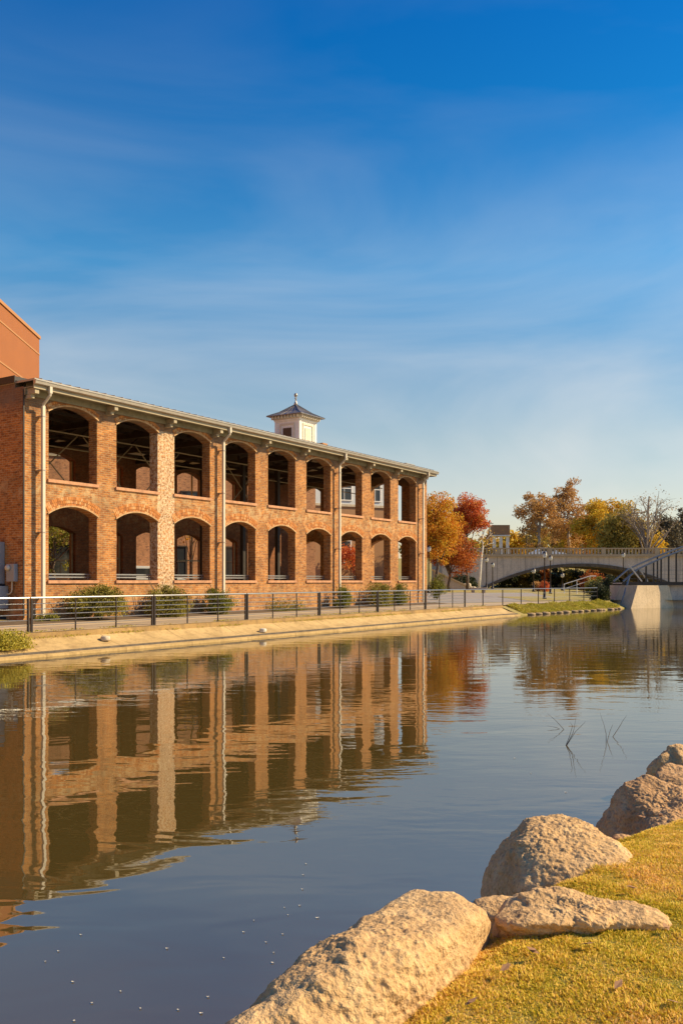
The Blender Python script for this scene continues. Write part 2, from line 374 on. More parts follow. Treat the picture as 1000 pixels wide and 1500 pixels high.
# far ground: columns by world x
def yb(x):
    if x > 19.6: return 72.6
    s = (x - CORNER[0]) / ST
    for _ in range(30):
        p = L(s, edgeD(s) + 1.3); s += (x - p[0]) / ST
    return min(p[1], 72.6) if x > 12 else p[1]
xs = np.concatenate([np.linspace(-400, -24, 20), np.linspace(-22, 60, 110), np.linspace(70, 1500, 16)])
offs = np.concatenate([np.linspace(0, 30, 22), np.linspace(33, 110, 26), np.linspace(120, 400, 16), [600, 1000, 2000, 4000]])
V = []; F = []
for x in xs:
    y0 = yb(x)
    for k, of in enumerate(offs): V.append((x, y0 + of, gh(x, y0 + of)))
n = len(offs)
for i in range(len(xs) - 1):
    for j in range(n - 1): a = i * n + j; F.append((a, a + n, a + n + 1, a + 1))
me = bpy.data.meshes.new('ground'); me.from_pydata(V, [], F); tag(link('ground', me, 'lawn', smooth=True), kind='structure')

def sweep(name, prof, s0, s1, mat, step=.8, jit=0, kind='structure'):
    """sweep (offset, z) profile along the bank, mesh kept in the hall's frame so joints run across it"""
    m_ = MB(); n_ = max(2, int((s1 - s0) / step)); P = []
    for i in range(n_ + 1):
        s = s0 + (s1 - s0) * i / n_
        row = []
        for k, (o_, z) in enumerate(prof):
            jz = jit * (math.sin(s * 2.3 + k) * .5 + random.uniform(-.5, .5)) if 0 < k < len(prof) - 1 else 0
            row.append((s, edgeD(s) + o_ - 26 + jz, z + jz * .5))
        P.append(row)
    for i in range(n_):
        for k in range(len(prof) - 1): m_.q(P[i][k], P[i][k + 1], P[i + 1][k + 1], P[i + 1][k])
    return tag(m_.build(name, mat, loc=tuple(CORNER), rotz=BROT), kind=kind)
# concrete river wall under the hall, its dark joint, sloped apron and kerb
sweep('river_wall', [(0, -.6), (0, .07), (.16, .075), (.16, .085)], -60, 33.5, 'concrete_bank', jit=.012)
sweep('river_wall_joint', [(.16, .06), (.20, .15)], -60, 33.5, 'edge_dark', jit=.01)
sweep('bank_apron', [(.20, .15), (.30, .155), (.75, .27), (1.18, .46)], -60, 33.5, 'concrete_bank', jit=.012)
sweep('kerb', [(1.18, .455), (1.20, .625), (1.34, .63), (1.36, .60)], -60, 33.5, 'kerb_brown', jit=.012)
sweep('grass_bank', [(0.05, -.5), (.05, .05), (.25, .14), (.8, .36), (1.3, .55), (1.42, .62)], 33.4, 52.5, 'lawn', jit=.03)
def sheet(name, pts, mat, lift=.004, nsub=1):                    # pts in (s,D): a quad sheet lying on the sloping ground
    m_ = MB(); (a, b_, c_, d_) = [np.array(p, float) for p in pts]; k = 24
    g = [[None] * (k + 1) for _ in range(k + 1)]
    for i in range(k + 1):
        for j in range(k + 1):
            u, v = i / k, j / k; p = (a * (1 - u) + b_ * u) * (1 - v) + (d_ * (1 - u) + c_ * u) * v
            wp = L(p[0], p[1]); g[i][j] = (p[0], p[1] - 26, gh(wp[0], wp[1]) + lift)
    for i in range(k):
        for j in range(k): m_.q(g[i][j], g[i + 1][j], g[i + 1][j + 1], g[i][j + 1])
    return tag(m_.build(name, mat, loc=tuple(CORNER), rotz=BROT), kind='structure')
sheet('promenade', [(-60, 22.32), (31.0, 22.32), (31.0, 24.6), (-60, 24.6)], 'concrete_walk', .02)
sheet('promenade', [(31.0, 22.32), (50, 20.8), (50, 22.0), (31.0, 24.6)], 'concrete_walk', .022)
sheet('planting_bed', [(-60, 24.6), (31.0, 24.6), (31.0, 26.2), (-60, 26.2)], 'soil', .02)
sheet('plaza', [(31.4, 24.9), (49.5, 22.6), (62, 31), (33.5, 36.5)], 'asphalt', .012)
sheet('lawn_island', [(43.0, 23.6), (50.5, 22.9), (54, 26.5), (47, 28.0)], 'lawn', .03)
sheet('lawn_island', [(34.5, 29.5), (38.5, 31.5), (40, 36), (34.8, 35.5)], 'lawn', .03)
sheet('path', [(33.5, 36.6), (46, 33.5), (62, 48), (52, 52)], 'asphalt', .016)

# ================================================================== BRICK HALL
hall = thing('brick_hall', 'long open two-storey red brick hall with arched openings and a metal eave beside the water', 'building', tuple(CORNER), BROT)
BAYS = [(1.07 + 3.24 * k, 1.07 + 3.24 * k + 2.26) for k in range(9)]
LOW = (2.22, 4.62, 4.93); UP = (5.86, 8.30, 8.61)
LEN = 30.76; WALLTOP = 9.0
def arc(a, b_, spring, crown, n=14, grow=0):
    c = (a + b_) / 2; h = (b_ - a) / 2; rise = crown - spring; r = (h * h + rise * rise) / (2 * rise); zc = crown - r
    th = math.asin(h / r); return [(c + (r + grow) * math.sin(-th + 2 * th * i / n), zc + (r + grow) * math.cos(-th + 2 * th * i / n)) for i in range(n + 1)], (c, zc, r, th)
def arcwall(m_, U0, U1, Z0, Z1, bays, holes, T, fn, n=14):
    def quad2(p):                                                 # panel on both faces
        m_.q(*[fn(u, 0, z) for u, z in p]); m_.q(*[fn(u, T, z) for u, z in reversed(p)])
    def rev(p, q_): m_.q(fn(p[0], 0, p[1]), fn(p[0], T, p[1]), fn(q_[0], T, q_[1]), fn(q_[0], 0, q_[1]))
    cur = U0
    for (a, b_) in bays:
        quad2([(cur, Z0), (a, Z0), (a, Z1), (cur, Z1)]); cur = b_
        base = [(a + (b_ - a) * i / n, Z0) for i in range(n + 1)]
        for (si, spz, cr) in holes:
            for i in range(n): quad2([base[i], base[i + 1], (base[i + 1][0], si), (base[i][0], si)])
            A, _ = arc(a, b_, spz, cr, n)
            A[0] = (a, spz); A[-1] = (b_, spz)
            rev((a, si), (b_, si)); rev((a, spz), (a, si)); rev((b_, si), (b_, spz))
            for i in range(n): rev(A[i + 1], A[i])
            base = A
        for i in range(n): quad2([base[i], base[i + 1], (base[i + 1][0], Z1), (base[i][0], Z1)])
    quad2([(cur, Z0), (U1, Z0), (U1, Z1), (cur, Z1)])
    for u in (U0, U1): m_.q(fn(u, 0, Z0), fn(u, 0, Z1), fn(u, T, Z1), fn(u, T, Z0))
    m_.q(fn(U0, 0, Z1), fn(U1, 0, Z1), fn(U1, T, Z1), fn(U0, T, Z1))
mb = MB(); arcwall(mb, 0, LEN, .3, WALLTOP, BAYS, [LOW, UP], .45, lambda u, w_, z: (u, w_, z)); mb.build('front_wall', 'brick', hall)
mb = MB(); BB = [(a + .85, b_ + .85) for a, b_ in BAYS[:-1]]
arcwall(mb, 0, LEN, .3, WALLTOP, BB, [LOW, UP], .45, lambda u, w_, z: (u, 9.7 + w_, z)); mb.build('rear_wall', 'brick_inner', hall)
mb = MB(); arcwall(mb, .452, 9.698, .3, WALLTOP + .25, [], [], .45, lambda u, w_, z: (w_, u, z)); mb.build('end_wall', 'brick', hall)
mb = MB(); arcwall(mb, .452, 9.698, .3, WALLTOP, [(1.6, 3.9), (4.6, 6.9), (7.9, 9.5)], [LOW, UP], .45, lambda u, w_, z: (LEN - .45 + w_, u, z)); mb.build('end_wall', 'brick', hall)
mb = MB().box(-.05, .50, .40, 9.75, WALLTOP + .252, WALLTOP + .40).box(-.08, -.052, .38, 9.77, WALLTOP + .18, WALLTOP + .42); mb.build('coping', 'steel_dark', hall)
mb = MB().box(.46, LEN - .46, .46, 9.69, .4, 1.05); mb.build('floor', 'concrete_walk', hall)
# arch rings laid brick by brick
def rings(a, b_, hole, nr, drip):
    r_ = MB(); d_ = MB(); _, (c, zc, r, th) = arc(a, b_, hole[1], hole[2])
    for j in range(nr):
        ri = r + .012 + j * .125; ro = ri + .112; nb = int(2 * th * ri / .082)
        for i in range(nb):
            t0 = -th + 2 * th * (i + .06) / nb; t1 = -th + 2 * th * (i + .94) / nb; y0 = -.012 - random.random() * .01 - (.0 if j else .004)
            P = [(c + rr * math.sin(tt), zc + rr * math.cos(tt)) for rr, tt in ((ri, t0), (ri, t1), (ro, t1), (ro, t0))]
            n0 = len(r_.v); r_.v += [(p[0], y0, p[1]) for p in P] + [(p[0], .05, p[1]) for p in P]
            r_.f += [(n0, n0 + 1, n0 + 2, n0 + 3)] + [(n0 + k, n0 + 4 + k, n0 + 4 + (k + 1) % 4, n0 + (k + 1) % 4) for k in range(4)]
    o_ = r_.build('arch', 'brick_ring', hall)
    ri = r + .014 + (nr * .125 if drip else 0) ; ro = ri + .075
    if not drip: ri = r + .004; ro = r + .055
    n_ = 18; th2 = th * 1.03
    for i in range(n_):
        t0 = -th2 + 2 * th2 * i / n_; t1 = -th2 + 2 * th2 * (i + 1) / n_
        P = [(c + rr * math.sin(tt), zc + rr * math.cos(tt)) for rr, tt in ((ri, t0), (ri, t1), (ro, t1), (ro, t0))]
        n0 = len(d_.v); d_.v += [(p[0], -.055, p[1]) for p in P] + [(p[0], .03, p[1]) for p in P]
        d_.f += [(n0, n0 + 1, n0 + 2, n0 + 3), (n0, n0 + 4, n0 + 5, n0 + 1), (n0 + 3, n0 + 2, n0 + 6, n0 + 7)] + ([(n0, n0 + 3, n0 + 7, n0 + 4)] if i == 0 else []) + ([(n0 + 1, n0 + 5, n0 + 6, n0 + 2)] if i == n_ - 1 else [])
    d_.build('drip_course', 'drip', o_)
for (a, b_) in BAYS:
    rings(a, b_, UP, 2, False); rings(a, b_, LOW, 3, False)
    for hz in (LOW[0], UP[0]):
        MB().box(a - .06, b_ + .06, -.07, .30, hz - .11, hz + .005).build('window_sill', 'sill', hall, bevel=.008)
    g = MB()
    for z in (2.34, 2.45): g.bar((a, .40, z), (b_, .40, z), .045, .05)
    g.bar((a + .1, .40, 2.22), (a + .1, .40, 2.45), .04, .04).bar((b_ - .1, .40, 2.22), (b_ - .1, .40, 2.45), .04, .04)
    g.build('guard_rail', 'steel_rail', hall)
# frames in the rear openings
for k, (a, b_) in enumerate(BB):
    for hole in (LOW, UP):
        f_ = MB().box(a, a + .07, 9.9, 9.98, hole[0], hole[1]).box(b_ - .07, b_, 9.9, 9.98, hole[0], hole[1])
        if k in (1, 3, 5): f_.box(a + .07, b_ - .07, 9.9, 9.98, hole[0] + 1.15, hole[0] + 1.22).box((a + b_) / 2 + .35, (a + b_) / 2 + .42, 9.9, 9.98, hole[0], hole[1] + .2)
        f_.box(a - .01, b_ + .01, 9.9, 9.985, hole[0] + .002, hole[0] + .06).build('window_frame', 'fascia', hall)
# plinth irregularities, wall projections
# eaves: roof, gutter, fascia, soffit, rafter tails, downpipes
RZ = 9.22; RIDGE = 10.35; yo = -.62; yr = 10.77; xl = -.02; xr = LEN + .27; ym = 5.08
rf = MB()
A0, A1, A2, A3 = (xl, yo, RZ), (xr, yo, RZ), (xr, yr, RZ), (xl, yr, RZ); R0 = (5.2, ym, RIDGE); R1 = (xr - 5.0, ym, RIDGE)
rf.q(A0, A1, R1, R0); rf.q(A2, A3, R0, R1); rf.q(A1, A2, R1); rf.q(A3, A0, R0)
dz = -.07; lo = lambda p: (p[0], p[1], p[2] + dz)
rf.q(*[lo(p) for p in (A0, R0, R1, A1)]); rf.q(*[lo(p) for p in (A2, R1, R0, A3)]); rf.q(*[lo(p) for p in (A1, R1, A2)]); rf.q(*[lo(p) for p in (A3, R0, A0)])
for p, q_ in ((A0, A1), (A1, A2), (A2, A3), (A3, A0)): rf.q(p, lo(p), lo(q_), q_)
roof = rf.build('roof', 'roof_metal', hall); MB().q((xl + .1, .46, RZ + .12), (LEN - .46, .46, RZ + .12), (LEN - 4.9, ym, RIDGE - .12), (5.2, ym, RIDGE - .12)).q((xl + .1, 9.69, RZ + .12), (5.2, ym, RIDGE - .12), (LEN - 4.9, ym, RIDGE - .12), (LEN - .46, 9.69, RZ + .12)).build('ceiling', 'timber_dark', hall)
x = .3; sm = MB()                                                 # standing seams
while x < LEN:
    yt = min(ym, yo + (x - xl) * (ym - yo) / 5.2 if x < 5.2 else 99, ym if x < R1[0] else yo + (xr - x) * (ym - yo) / 5.0)
    if yt > yo + .2:
        zt = RZ + (RIDGE - RZ) * (yt - yo) / (ym - yo); sm.bar((x, yo, RZ + .018), (x, yt, zt + .018), .03, .035)
    x += .42
sm.build('roof_seam', 'roof_metal', roof)
MB().box(-.02, LEN + .2, -.58, -.54, 8.88, 9.14).build('fascia', 'fascia', hall)
MB().box(0, LEN + .18, -.535, -.004, 8.93, 8.965).build('soffit', 'soffit', hall); MB().box(0, LEN + .02, -.10, -.004, 8.70, 8.925).build('wall_plate', 'soffit', hall)
MB().box(LEN + .2, LEN + .24, -.58, 10.6, 8.88, 9.14).build('fascia', 'fascia', hall); MB().box(LEN + .01, LEN + .195, .0, 10.6, 8.93, 8.965).build('soffit', 'soffit', hall)
gt = MB(); prof = [(-.72, 9.16), (-.70, 9.03), (-.64, 9.00), (-.585, 9.03), (-.585, 9.16)]
for i in range(4):
    (y0, z0), (y1, z1) = prof[i], prof[i + 1]; gt.q((-.05, y0, z0), (LEN + .3, y0, z0), (LEN + .3, y1, z1), (-.05, y1, z1))
for x_ in (-.05, LEN + .3): gt.q(*[(x_, y_, z_) for y_, z_ in prof])
gt.bar((-.05, -.725, 9.155), (LEN + .3, -.725, 9.155), .03, .035)
gt.build('gutter', 'gutter', hall)
for s_ in [.15, 3.82, 7.06, 10.0, 13.54, 16.78, 20.35, 23.26, 26.5, 29.9]:
    b_ = MB().box(s_ - .09, s_ + .09, -.53, -.005, 8.72, 8.925).box(s_ - .08, s_ + .08, -.30, -.006, 8.58, 8.715); b_.build('bracket', 'fascia', hall, bevel=.012)
for s_ in (.62, 10.42, 20.02, 29.75):
    yp = -.27
    p_ = MB().box(s_ - .055, s_ + .055, -.70, -.60, 8.78, 9.02)
    p_.tube([(s_, -.65, 8.80), (s_, -.63, 8.72), (s_, yp - .03, 8.45), (s_, yp, 8.36)], .052, 8).box(s_ - .058, s_ + .058, yp - .05, yp + .05, .86, 8.38)
    pp = p_.build('downpipe', 'cream_pipe', hall)
    for z_ in (1.6, 3.9, 6.1, 8.0): MB().box(s_ - .075, s_ + .075, yp - .062, -.004, z_, z_ + .035).build('strap', 'gutter', pp)
# roof frame inside
for k in range(10):
    s_ = 2.2 + 3.24 * k * .98
    tr = MB().bar((s_, .45, 8.75), (s_, 9.7, 8.75), .14, .24).bar((s_, .45, 8.8), (s_, ym, 10.0), .10, .18).bar((s_, 9.7, 8.8), (s_, ym, 10.0), .10, .18).bar((s_, ym, 8.8), (s_, ym, 10.0), .1, .1)
    tr.bar((s_, 2.7, 8.8), (s_, ym, 9.9), .06, .08).bar((s_, 7.4, 8.8), (s_, ym, 9.9), .06, .08); tr.build('roof_truss', 'timber_dark', hall)
for y_ in (1.2, 2.5, 3.8, 6.3, 7.6, 8.9): MB().bar((.46, y_, 8.90), (LEN - .46, y_, 8.90), .06, .12).build('purlin', 'timber_dark', hall)
for s_ in (3.7, 7.0, 10.2, 16.7): MB().tube([(s_, 4.95, 8.6), (s_ + 3.0, 4.95, 5.9)], .03, 5).tube([(s_, 5.0, 5.9), (s_ + 3.0, 5.0, 8.6)], .03, 5).build('cross_brace', 'fascia', hall)
for y_, z_ in ((4.97, 8.0), (3.0, 8.25)): MB().tube([(.5, y_, z_), (LEN - .5, y_, z_)], .03, 5).build('tie_rod', 'fascia', hall)
for s_ in (3.7, 8.5, 11.8, 15.0, 18.3, 21.5, 27.9):
    MB().box(s_ - .11, s_ + .11, 4.88, 5.10, 1.05, 8.63).build('column', 'steel_dark', hall)
# interior cross wall seen through the last bays
mb = MB(); arcwall(mb, .46, 9.69, .6, 8.6, [], [], .3, lambda u, w_, z: (26.6 + w_ + 0, u, z)); 
MB().box(-.02, .03, -.02, .02, .9, 8.9).build('corner_trim', 'steel_dark', hall)
# utilities on the end wall
cab = thing('electric_cabinet', 'tall grey metal cabinet on the shaded brick end wall at left edge', 'cabinet', L(0, 26), BROT)
MB().box(-.42, -.003, 1.02, 2.3, 2.10, 3.58).build('cabinet_box', 'cabinet_grey', cab, bevel=.02)
MB().box(-.47, -.003, .82, 2.3, 1.22, 2.02).build('lower_box', 'cabinet_grey', cab, bevel=.02)
MB().box(-.40, -.003, 1.0, 2.3, 2.022, 2.098).build('gap', 'cabinet_dark', cab)
MB().box(-.44, -.30, 1.22, 1.38, .75, 1.215).build('conduit', 'cabinet_grey', cab); MB().box(-.38, -.003, .95, 2.2, .72, .95).build('plinth', 'cabinet_dark', cab)
mt = thing('electric_meter', 'small grey meter box with round dial and bent conduit on the brick end wall', 'meter', L(0, 26), BROT)
MB().box(-.17, -.003, .30, .72, 2.18, 2.80).build('meter_box', 'cabinet_grey', mt, bevel=.015)
dm = MB().lathe([(.10, 0), (.10, .07), (.085, .11), (.04, .13)], 16); d_ = dm.build('dial', 'cream_pipe', mt, smooth=True); d_.rotation_euler = (0, R(-90), 0); d_.location = (-.17, .58, 2.66)
MB().tube([(-.08, .52, 2.18), (-.08, .52, 1.9), (-.08, .56, 1.80), (-.08, .66, 1.74), (-.08, .9, 1.74)], .025, 7).build('conduit', 'cream_pipe', mt)

# cupola
cup = thing('cupola', 'white square roof cupola with grey pyramid roof and ball finial', 'cupola', L(22.5, 30.15, 10.0), BROT)
a = 1.72
MB().box(0, a, 0, a, -.4, 2.02).build('body', 'cupola_white', cup)
for x0, y0 in ((-.04, -.04), (a - .16, -.04), (-.04, a - .16), (a - .16, a - .16)): MB().box(x0, x0 + .2, y0, y0 + .2, -.4, 1.70).build('corner_board', 'cupola_white', cup)
cm = MB().box(-.07, a + .07, -.07, a + .07, 1.705, 1.78); cm.build('belt', 'cupola_white', cup)
cm = MB().box(-.10, a + .10, -.10, a + .10, 1.785, 1.99)
for i in range(9):
    u = -.08 + i * (a + .08) / 8
    for lo_, hi_ in (((u, u + .08), (-.28, -.10)), ((u, u + .08), (a + .10, a + .28)), ((-.28, -.10), (u, u + .08)), ((a + .10, a + .28), (u, u + .08))): cm.box(lo_[0], lo_[1], hi_[0], hi_[1], 1.84, 2.0)
cm.build('cornice', 'cupola_cream', cup)
for side in range(4):
    fr = thing('panel_tmp', 'x', 'x') if False else None
    def fn(x_, y_, z_, side=side):
        x2, y2 = x_ - a / 2, y_ - a / 2
        for _ in range(side): x2, y2 = -y2, x2
        return (x2 + a / 2, y2 + a / 2, z_)
    w_ = MB(); 
    for b4 in ((.32, .42, .3, 1.55), (1.30, 1.40, .3, 1.55), (.42, 1.30, 1.45, 1.55), (.42, 1.30, .3, .4)): w_.box(b4[0], b4[1], -.045, -.003, b4[2], b4[3], fn)
    wf = w_.build('window', 'cupola_cream', cup)
    w_ = MB().box(.56, 1.16, -.035, -.004, .42, 1.28, fn); w_.build('pane' if side in (3, 1) else 'louvre', 'glass_dark' if side in (3, 1) else 'cupola_cream', wf)
e = .40; C = (a / 2, a / 2, 2.84)
cr = MB(); cc = [(-e, -e, 2.03), (a + e, -e, 2.03), (a + e, a + e, 2.03), (-e, a + e, 2.03)]
mid = [(-e + .55, -e + .55, 2.30), (a + e - .55, -e + .55, 2.30), (a + e - .55, a + e - .55, 2.30), (-e + .55, a + e - .55, 2.30)]
for i in range(4):
    j = (i + 1) % 4; cr.q(cc[i], cc[j], mid[j], mid[i]); cr.q(mid[i], mid[j], C)
    l1 = (cc[i][0], cc[i][1], 1.99); l2 = (cc[j][0], cc[j][1], 1.99); cr.q(l1, l2, cc[j], cc[i])
    cr.bar(cc[i], mid[i], .05, .05).bar(mid[i], C, .05, .05)
    for f_ in (.2, .4, .6, .8):
        p0 = [cc[i][k] * (1 - f_) + cc[j][k] * f_ for k in range(3)]; p1 = [mid[i][k] * (1 - f_) + mid[j][k] * f_ for k in range(3)]; cr.bar(p0, p1, .03, .035); cr.bar(p1, [p1[k] * .1 + C[k] * .9 for k in range(3)], .025, .03)
cr.q(*[(p[0], p[1], 1.99) for p in reversed(cc)])
cr.build('roof', 'cupola_roof', cup)
fm = MB().lathe([(.13, 2.74), (.10, 2.92), (.05, 2.98), (.035, 3.12), (.08, 3.17), (.035, 3.22), (.05, 3.26), (.09, 3.31), (.115, 3.38), (.09, 3.46), (.02, 3.50)], 12, (a / 2, a / 2)); fm.build('finial', 'gutter', cup, smooth=True)
ch = thing('chimney', 'small terracotta chimney stub on the roof right of the cupola', 'chimney', L(25.55, 30.6, 10.0), BROT)
MB().box(-.22, .22, -.22, .22, -.3, .62).build('stack', 'terracotta_metal', ch); MB().box(-.26, .26, -.26, .26, .622, .72).build('cap', 'terracotta_trim', ch, bevel=.01)
rv = thing('roof_vent', 'low grey vent box on the far right end of the hall roof', 'vent', L(29.6, 26.9, 9.35), BROT)
MB().box(-.55, .45, -.3, .3, -.1, .22).build('vent_box', 'roof_metal', rv); MB().box(-.65, .55, -.38, .38, .222, .27).build('lid', 'gutter', rv)

# ================================================================== FENCES
def rail_section(s0, s1, D0, D1, label, first=True):
    p0 = L(s0, D0, gh(*L(s0, D0)[:2])); root = thing('railing', label, 'railing', p0, BROT, 'railing panels along the promenade')
    Ls = s1 - s0; dy = D1 - D0
    for x_ in (.03, Ls - .03):
        MB().box(x_ - .03, x_ + .03, dy * x_ / Ls - .03, dy * x_ / Ls + .03, -.12, 1.04).build('post', 'post_dark', root)
    for x_ in (Ls / 3, 2 * Ls / 3):
        MB().box(x_ - .018, x_ + .018, dy * x_ / Ls - .018, dy * x_ / Ls + .018, -.05, 1.03).build('stanchion', 'post_dark', root)
    MB().tube([(.0, 0, 1.06), (Ls, dy, 1.06)], .028, 8).build('top_rail', 'steel_rail', root)
    for i in range(5):
        z_ = .88 - i * .165; MB().tube([(.05, 0, z_), (Ls - .05, dy, z_)], .014, 6).build('rail', 'steel_rail', root)
def sD(px, D): k = (px - 500) / 1300; z = D / (CT * -k + ST) if False else D / (ST - CT * k); return (ST * (z * k - CORNER[0]) + CT * (z - CORNER[1]))
edges = [sD(45, 22.4) + 5.22 * k for k in range(-2, 7)]
names = ['out of frame at far left', 'leftmost in frame with grass growing below it', 'in front of the first downpipe and largest shrub', 'in front of the second and third shrubs', 'in front of the fourth and fifth arches',
         'between the two middle downpipes and the small shrub', 'in front of the last arches', 'at the lamp beyond the hall corner']
for i in range(1, 8):
    rail_section(edges[i] + .03, edges[i + 1] - .03, 22.4, 22.4, 'dark steel railing panel ' + names[i])
f2 = thing('post_fence', 'thin light fence of slim posts and one top rail right of the hall', 'fence', L(edges[8], 22.4, .62), BROT)
pts = []
s_ = edges[8] + .1
while s_ < 50.5: pts.append((s_, edgeD(s_) + 1.45)); s_ += 2.55
tr = []
for s_, D_ in pts:
    g_ = gh(*L(s_, D_)[:2]) - .62; MB().box(s_ - edges[8] - .025, s_ - edges[8] + .025, D_ - 22.4 - .025, D_ - 22.4 + .025, g_ - .1, g_ + 1.02).build('post', 'post_dark', f2); tr.append((s_ - edges[8], D_ - 22.4, g_ + 1.04))
MB().tube(tr, .028, 6).build('top_rail', 'steel_rail', f2)
for dz_ in (.3, .62): MB().tube([(p[0], p[1], p[2] - dz_) for p in tr], .008, 5).build('wire', 'steel_rail', f2)

# ================================================================== BOULDERS AND NEAR BANK
def xe(y): return float(np.interp(y, [-60, 0, 2, 3.25, 4.2, 5.0, 5.7, 6.3, 8, 12, 25, 60, 90], [-44, -2.1, -.75, .0, .62, 1.15, 1.66, 2.3, 4.2, 8, 19, 46, 70]))
ys = np.concatenate([np.linspace(-60, 0, 14)[:-1], np.linspace(0, 9, 110), np.linspace(9.5, 90, 24)])
ts = np.concatenate([np.linspace(-1.0, 3.5, 80), np.linspace(3.8, 14, 14), [20, 40, 100, 400]])
def nh(t_): return np.interp(t_, [-1.0, -.35, -.1, .05, .3, .8, 3, 20, 400], [-.9, -.5, .15, .48, .575, .60, .62, .9, 3])
V = []; F = []
for y_ in ys:
    x0 = xe(y_)
    for t_ in ts: V.append((x0 + t_, y_, 0))
V = np.array(V); tt = V[:, 0] - np.array([xe(v) for v in V[:, 1]]); V[:, 2] = nh(tt) + fbm(np.c_[V[:, :2] * 1.3, np.zeros(len(V))], 4) * .018 * (tt > -.1)
n = len(ts)
for i in range(len(ys) - 1):
    for j in range(n - 1): a_ = i * n + j; F.append((a_, a_ + 1, a_ + n + 1, a_ + n))
me = bpy.data.meshes.new('grass_bank'); me.from_pydata(V.tolist(), [], F); tag(link('grass_bank', me, 'near_soil', smooth=True), kind='structure')

def hull_planes(P):
    bm = bmesh.new()
    for p in P: bm.verts.new(p)
    r = bmesh.ops.convex_hull(bm, input=list(bm.verts)); bm.normal_update(); out = []
    c = Vector((0, 0, 0))
    for f in bm.faces:
        nn = f.normal; d = nn.dot(f.verts[0].co)
        if d < 0: nn = -nn; d = -d
        out.append((nn.x, nn.y, nn.z, d))
    bm.free(); return np.array(out)
def boulder(name, label, pts, mat='rock', sub=6, soft=14, amp=.035, seed=0, fine=.006, cat='boulder', group=None):
    pts = np.array(pts, float); c = pts.mean(0); pl = hull_planes([tuple(p - c) for p in pts])
    bm = bmesh.new(); bmesh.ops.create_icosphere(bm, subdivisions=sub, radius=1); me = bpy.data.meshes.new(name); bm.to_mesh(me); bm.free()
    n_ = len(me.vertices); D_ = np.empty(n_ * 3); me.vertices.foreach_get('co', D_); D_ = D_.reshape(-1, 3)
    q_ = np.clip(D_ @ pl[:, :3].T / pl[:, 3], 0, None); r_ = (q_ ** soft).sum(1) ** (-1 / soft)
    P = D_ * r_[:, None]; S = np.linalg.norm(pts - c, axis=1).mean()
    nz = fbm(P / S * 1.6 + seed, 5) * amp * S * 1.2; rid = (.35 - np.abs(fbm(P / S * 3.5 + seed * 2, 5))) * amp * S * .45
    fl = np.abs(fbm(P * [6, 6, 13] + seed * 3, 5)); fl2 = np.abs(fbm(P * 21 + seed * 3, 4)); fz = fbm(P * 62 + seed, 2) * fine * .55 + np.clip(fl, 0, .45) * fine * 2.9 + np.clip(fl2, 0, .4) * fine * 2.0
    P = P + D_ * (nz + rid + fz)[:, None]
    me.vertices.foreach_set('co', P.reshape(-1).astype(np.float32)); me.update()
    o = link(name, me, mat, loc=tuple(c), smooth=True); tag(o, label, cat, group); return o
def WP(px, py, y): return ((px - 500) / 1300 * y, y, EYE - (py - 851) / 1300 * y)
# A: long boulder at the bottom
A_ = [WP(607, 1297, 4.3), WP(668, 1303, 4.2), WP(726, 1350, 4.15), WP(700, 1340, 3.95), WP(560, 1338, 4.35), WP(486, 1402, 4.15), WP(398, 1452, 3.9), WP(318, 1508, 3.65),
      (-.78, 3.4, -.15), (-.55, 4.0, -.2), (.0, 4.6, -.2), (.6, 4.7, -.1), (.75, 4.25, .2), WP(612, 1366, 3.66), WP(527, 1420, 3.36), WP(435, 1468, 3.16), WP(322, 1512, 3.05), WP(668, 1392, 3.75), WP(605, 1430, 3.45), WP(528, 1484, 3.2), WP(430, 1600, 2.9), (-.5, 2.9, .1), (-.5, 2.8, -.1), (.08, 3.0, .1), (-.1, 2.75, .1)]
boulder('boulder', 'biggest long tan boulder at the bottom, half in the water', A_, sub=7, soft=26, amp=.06, seed=3.1, fine=.008)
B_ = [WP(765, 1184, 5.7), WP(815, 1179, 5.7), WP(858, 1198, 5.55), WP(905, 1240, 5.2), WP(942, 1272, 4.95), WP(925, 1285, 4.85), WP(720, 1240, 5.9), WP(702, 1290, 6.0), WP(697, 1310, 5.7), (.85, 5.4, -.15), (1.0, 6.3, -.2), (1.6, 6.4, 0), (2.0, 5.8, .3), (1.3, 4.9, .35), WP(790, 1230, 5.3), WP(850, 1290, 4.85), WP(760, 1296, 5.0), (1.0, 4.95, .0), (1.75, 4.9, .4)]
boulder('boulder', 'rounded dome-shaped tan boulder standing at the water edge, tallest of the row', B_, sub=7, soft=15, amp=.045, seed=8.4, fine=.008)
C_ = [WP(745, 1303, 4.4), WP(785, 1293, 4.4), WP(840, 1306, 4.32), WP(918, 1308, 4.25), WP(965, 1318, 4.2), WP(996, 1340, 4.1), WP(718, 1318, 4.3), WP(722, 1345, 4.05), WP(760, 1352, 3.98), WP(900, 1352, 3.98), WP(985, 1350, 4.05), (.7, 4.2, .3), (1.62, 4.15, .35), (1.62, 4.5, .35), (.8, 4.6, .3)]
boulder('boulder', 'low flat reddish tan boulder lying in the grass in front of the dome-shaped one', C_, 'rock', 7, 9, .13, 5.2, .006)
D_ = [WP(900, 1146, 6.9), WP(935, 1128, 6.9), WP(975, 1135, 6.8), WP(1030, 1170, 6.6), WP(1060, 1190, 6.4), WP(868, 1212, 6.9), (2.0, 6.3, .0), (2.0, 7.2, -.2), (3.2, 7.2, .1), (3.2, 6.3, .4), (2.2, 6.1, .4), (2.9, 6.0, .5)]
boulder('boulder', 'brown pointed boulder at the right edge between water and grass', D_, 'rock_red', 7, 14, .075, 11.7, .008)
